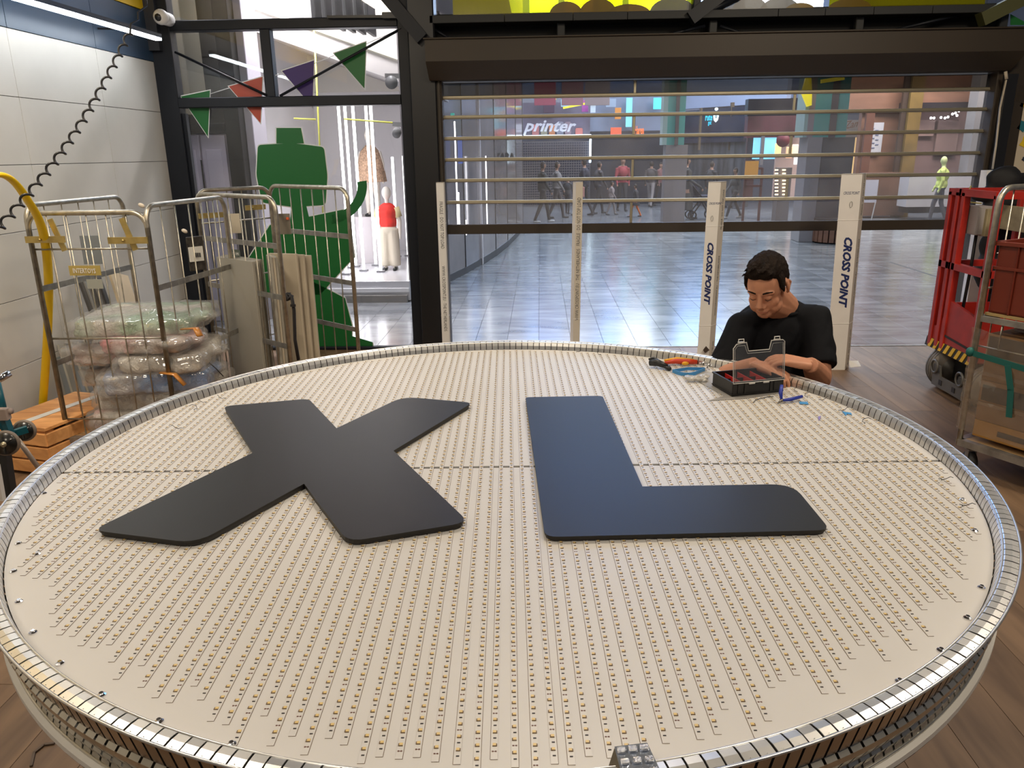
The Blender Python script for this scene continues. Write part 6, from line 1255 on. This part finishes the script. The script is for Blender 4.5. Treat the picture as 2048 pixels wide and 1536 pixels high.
# ================================================================ people in the mall
def walker(px, yh, yf, label, top, legs, skin=(.35,.2,.14), hair=(.03,.02,.015), stride=.18, face=0, coat=0, bag=None, arm=.1, shoes=(.05,.05,.05), child=False):
    f0 = PZ(px, yf, 0); x, y = f0.x, f0.y; H = PY(px, yh, y).z; s = H/1.75; fx = math.cos(face); fyy = math.sin(face); sx_ = -fyy; sy2 = fx
    def L(a, b, z): return V(x+a*fx*s+b*sx_*s, y+a*fyy*s+b*sy2*s, z*s)
    t = thing('person', (x, y, 0), label, 'person', 'people walking in the mall'); hr = 1.18 if child else 1
    mb = MB().sphere(L(.02,0,1.63), (.085*s*hr,.085*s*hr,.115*s*hr)).cyl(L(0,0,1.38), L(.01,0,1.55), .055*s, 10).tube([L(0,-.15,1.40), L(0,.15,1.40)], .07*s, 10).sphere(L(0,0,1.25), (.17*s,.15*s,.20*s)).sphere(L(0,0,1.02), (.155*s,.13*s,.18*s)).sphere(L(.10,0,1.61), (.02*s,.02*s,.02*s))
    for q in (-1, 1):
        st_ = stride*q
        mb.tube([L(0,q*.09,.95), L(st_*.6+.04,q*.09,.52), L(st_*1.3-.02,q*.09,.09)], [.085*s,.062*s,.042*s], 10).tube([L(st_*1.3-.06,q*.09,.045), L(st_*1.3+.16,q*.10,.04)], [.045*s,.036*s], 8)
        mb.tube([L(0,q*.19,1.40), L(-st_*.3,q*.235,1.12), L(arm-st_*.6,q*.22,.90)], [.058*s,.048*s,.036*s], 8).sphere(L(arm-st_*.6+.02,q*.22,.84), (.035*s,.03*s,.05*s))
    if coat: mb.tube([L(0,0,1.15), L(0,0,.9), L(0,0,coat)], [.16*s,.20*s,.24*s], 14)
    Z = lambda p: p.z/s
    def pick(p):
        z = Z(p)
        if z < .075: return 3
        if z < (coat if coat else .93) and not (abs((p.x-x)*sx_+(p.y-y)*sy2)/s > .185): return 1
        if z < .86 and z > .76 and abs((p.x-x)*sx_+(p.y-y)*sy2)/s > .185: return 2
        if z > 1.66 or (z > 1.54 and ((p.x-x)*fx+(p.y-y)*fyy)/s < .03): return 4
        if z > 1.46: return 2
        return 0
    i = px
    blob_obj(mb, .022*max(s,.6), 2, 'body', [mat('top_%d' % i, top, .8), mat('legs_%d' % i, legs, .8), mat('skin_%d' % i, skin, .6), mat('shoe_%d' % i, shoes, .6), mat('hair_%d' % i, hair, .7)], t, pick=pick)
    if bag: MB().rbox(L(.02,.30,bag[1]), (.22*s,.14*s,.30*s), .03).tube([L(.02,.27,bag[1]+.15), L(0,.2,bag[1]+.35), L(.02,.33,bag[1]+.15)], .008, 6).build('bag', mat('bag_%d' % i, bag[0], .6), t)
    return t
dk = (.03,.03,.035)
walker(1085,322,446,'person in dark coat and white shoes, leftmost of the walkers in the mall',(.045,.045,.045),(.05,.045,.04),face=.2,shoes=(.6,.6,.6))
walker(1113,322,437,'person in grey with a white bag over the shoulder beside the leftmost walker',(.20,.19,.19),(.07,.06,.06),face=0,bag=((.6,.6,.62),1.1))
walker(1135,352,428,'small dark figure between the grey walker and the pink bag carrier',dk,dk,face=1.2,stride=.08)
walker(1168,316,432,'dark dressed person carrying a pink bag before the roller grille',(.03,.03,.045),dk,face=2.8,bag=((.42,.20,.17),.75))
walker(1196,322,428,'dark dressed person right of the pink bag carrier',(.06,.055,.06),dk,face=.4)
walker(1243,314,422,'person in red top and black trousers near the orange letters',(.30,.05,.06),dk,face=-1.4,stride=.12)
walker(1222,362,430,'child in pale clothes walking beside the child in orange',(.30,.25,.25),(.22,.19,.18),face=0,child=True)
walker(1270,368,434,'child in dark top with orange skirt, running',(.06,.055,.06),(.70,.16,.03),face=3.0,stride=.22,coat=.62,child=True)
walker(1300,322,414,'dark haired person in the crowd right of the orange child',(.07,.06,.06),(.25,.23,.23),face=1.2)
walker(1318,324,412,'person in grey red near the left teal column',(.20,.09,.09),dk,face=-1)
walker(1368,313,440,'person in long dark robe pushing a stroller',(.045,.045,.045),(.04,.04,.04),face=0,coat=.28,arm=.30)
walker(1418,322,425,'dark dressed person behind the stroller',dk,dk,face=.6)
walker(1466,334,437,'person with pale collar walking away right of the stroller',(.10,.10,.10),(.05,.05,.05),face=-2.9,stride=.24,shoes=(.45,.45,.45))
walker(1872,312,446,'worker in yellow high visibility vest near the white counter',(.52,.60,.16),(.05,.05,.06),face=2.6,stride=.14,hair=(.6,.65,.3),skin=(.5,.55,.25))
# stroller
srt = thing('stroller', PZ(1400,438,0), 'dark stroller pushed by the person in the long robe', 'stroller'); c0 = PZ(1398,438,0)
for dx, dy in ((-.22,-.2),(-.22,.2),(.28,-.2),(.28,.2)):
    MB().tube([c0+V(dx+.10*math.cos(2*PI*k/16), dy, .11+.10*math.sin(2*PI*k/16)) for k in range(16)], .02, 6, closed=True).cyl(c0+V(dx,dy-.02,.11), c0+V(dx,dy+.02,.11), .03, 8).build('wheel', M_black, srt)
for dy in (-.2, .2): MB().tube([c0+V(-.22,dy,.11), c0+V(.05,dy,.5), c0+V(-.35,dy,.98)], .018, 6).tube([c0+V(.28,dy,.11), c0+V(-.05,dy,.62)], .018, 6).build('frame', M_black, srt)
MB().rbox(c0+V(.02,0,.52), (.5,.36,.16), .05).rbox(c0+V(-.15,0,.72), (.12,.36,.42), .04, Matrix.Rotation(-.3,3,'Y')).build('seat', mat('stroller_navy', (.03,.03,.06), .7), srt)
MB().cyl(c0+V(-.35,-.2,.98), c0+V(-.35,.2,.98), .018, 8).build('handle', M_black, srt)
# reflections plate: kiosk bottle stand in the left passage
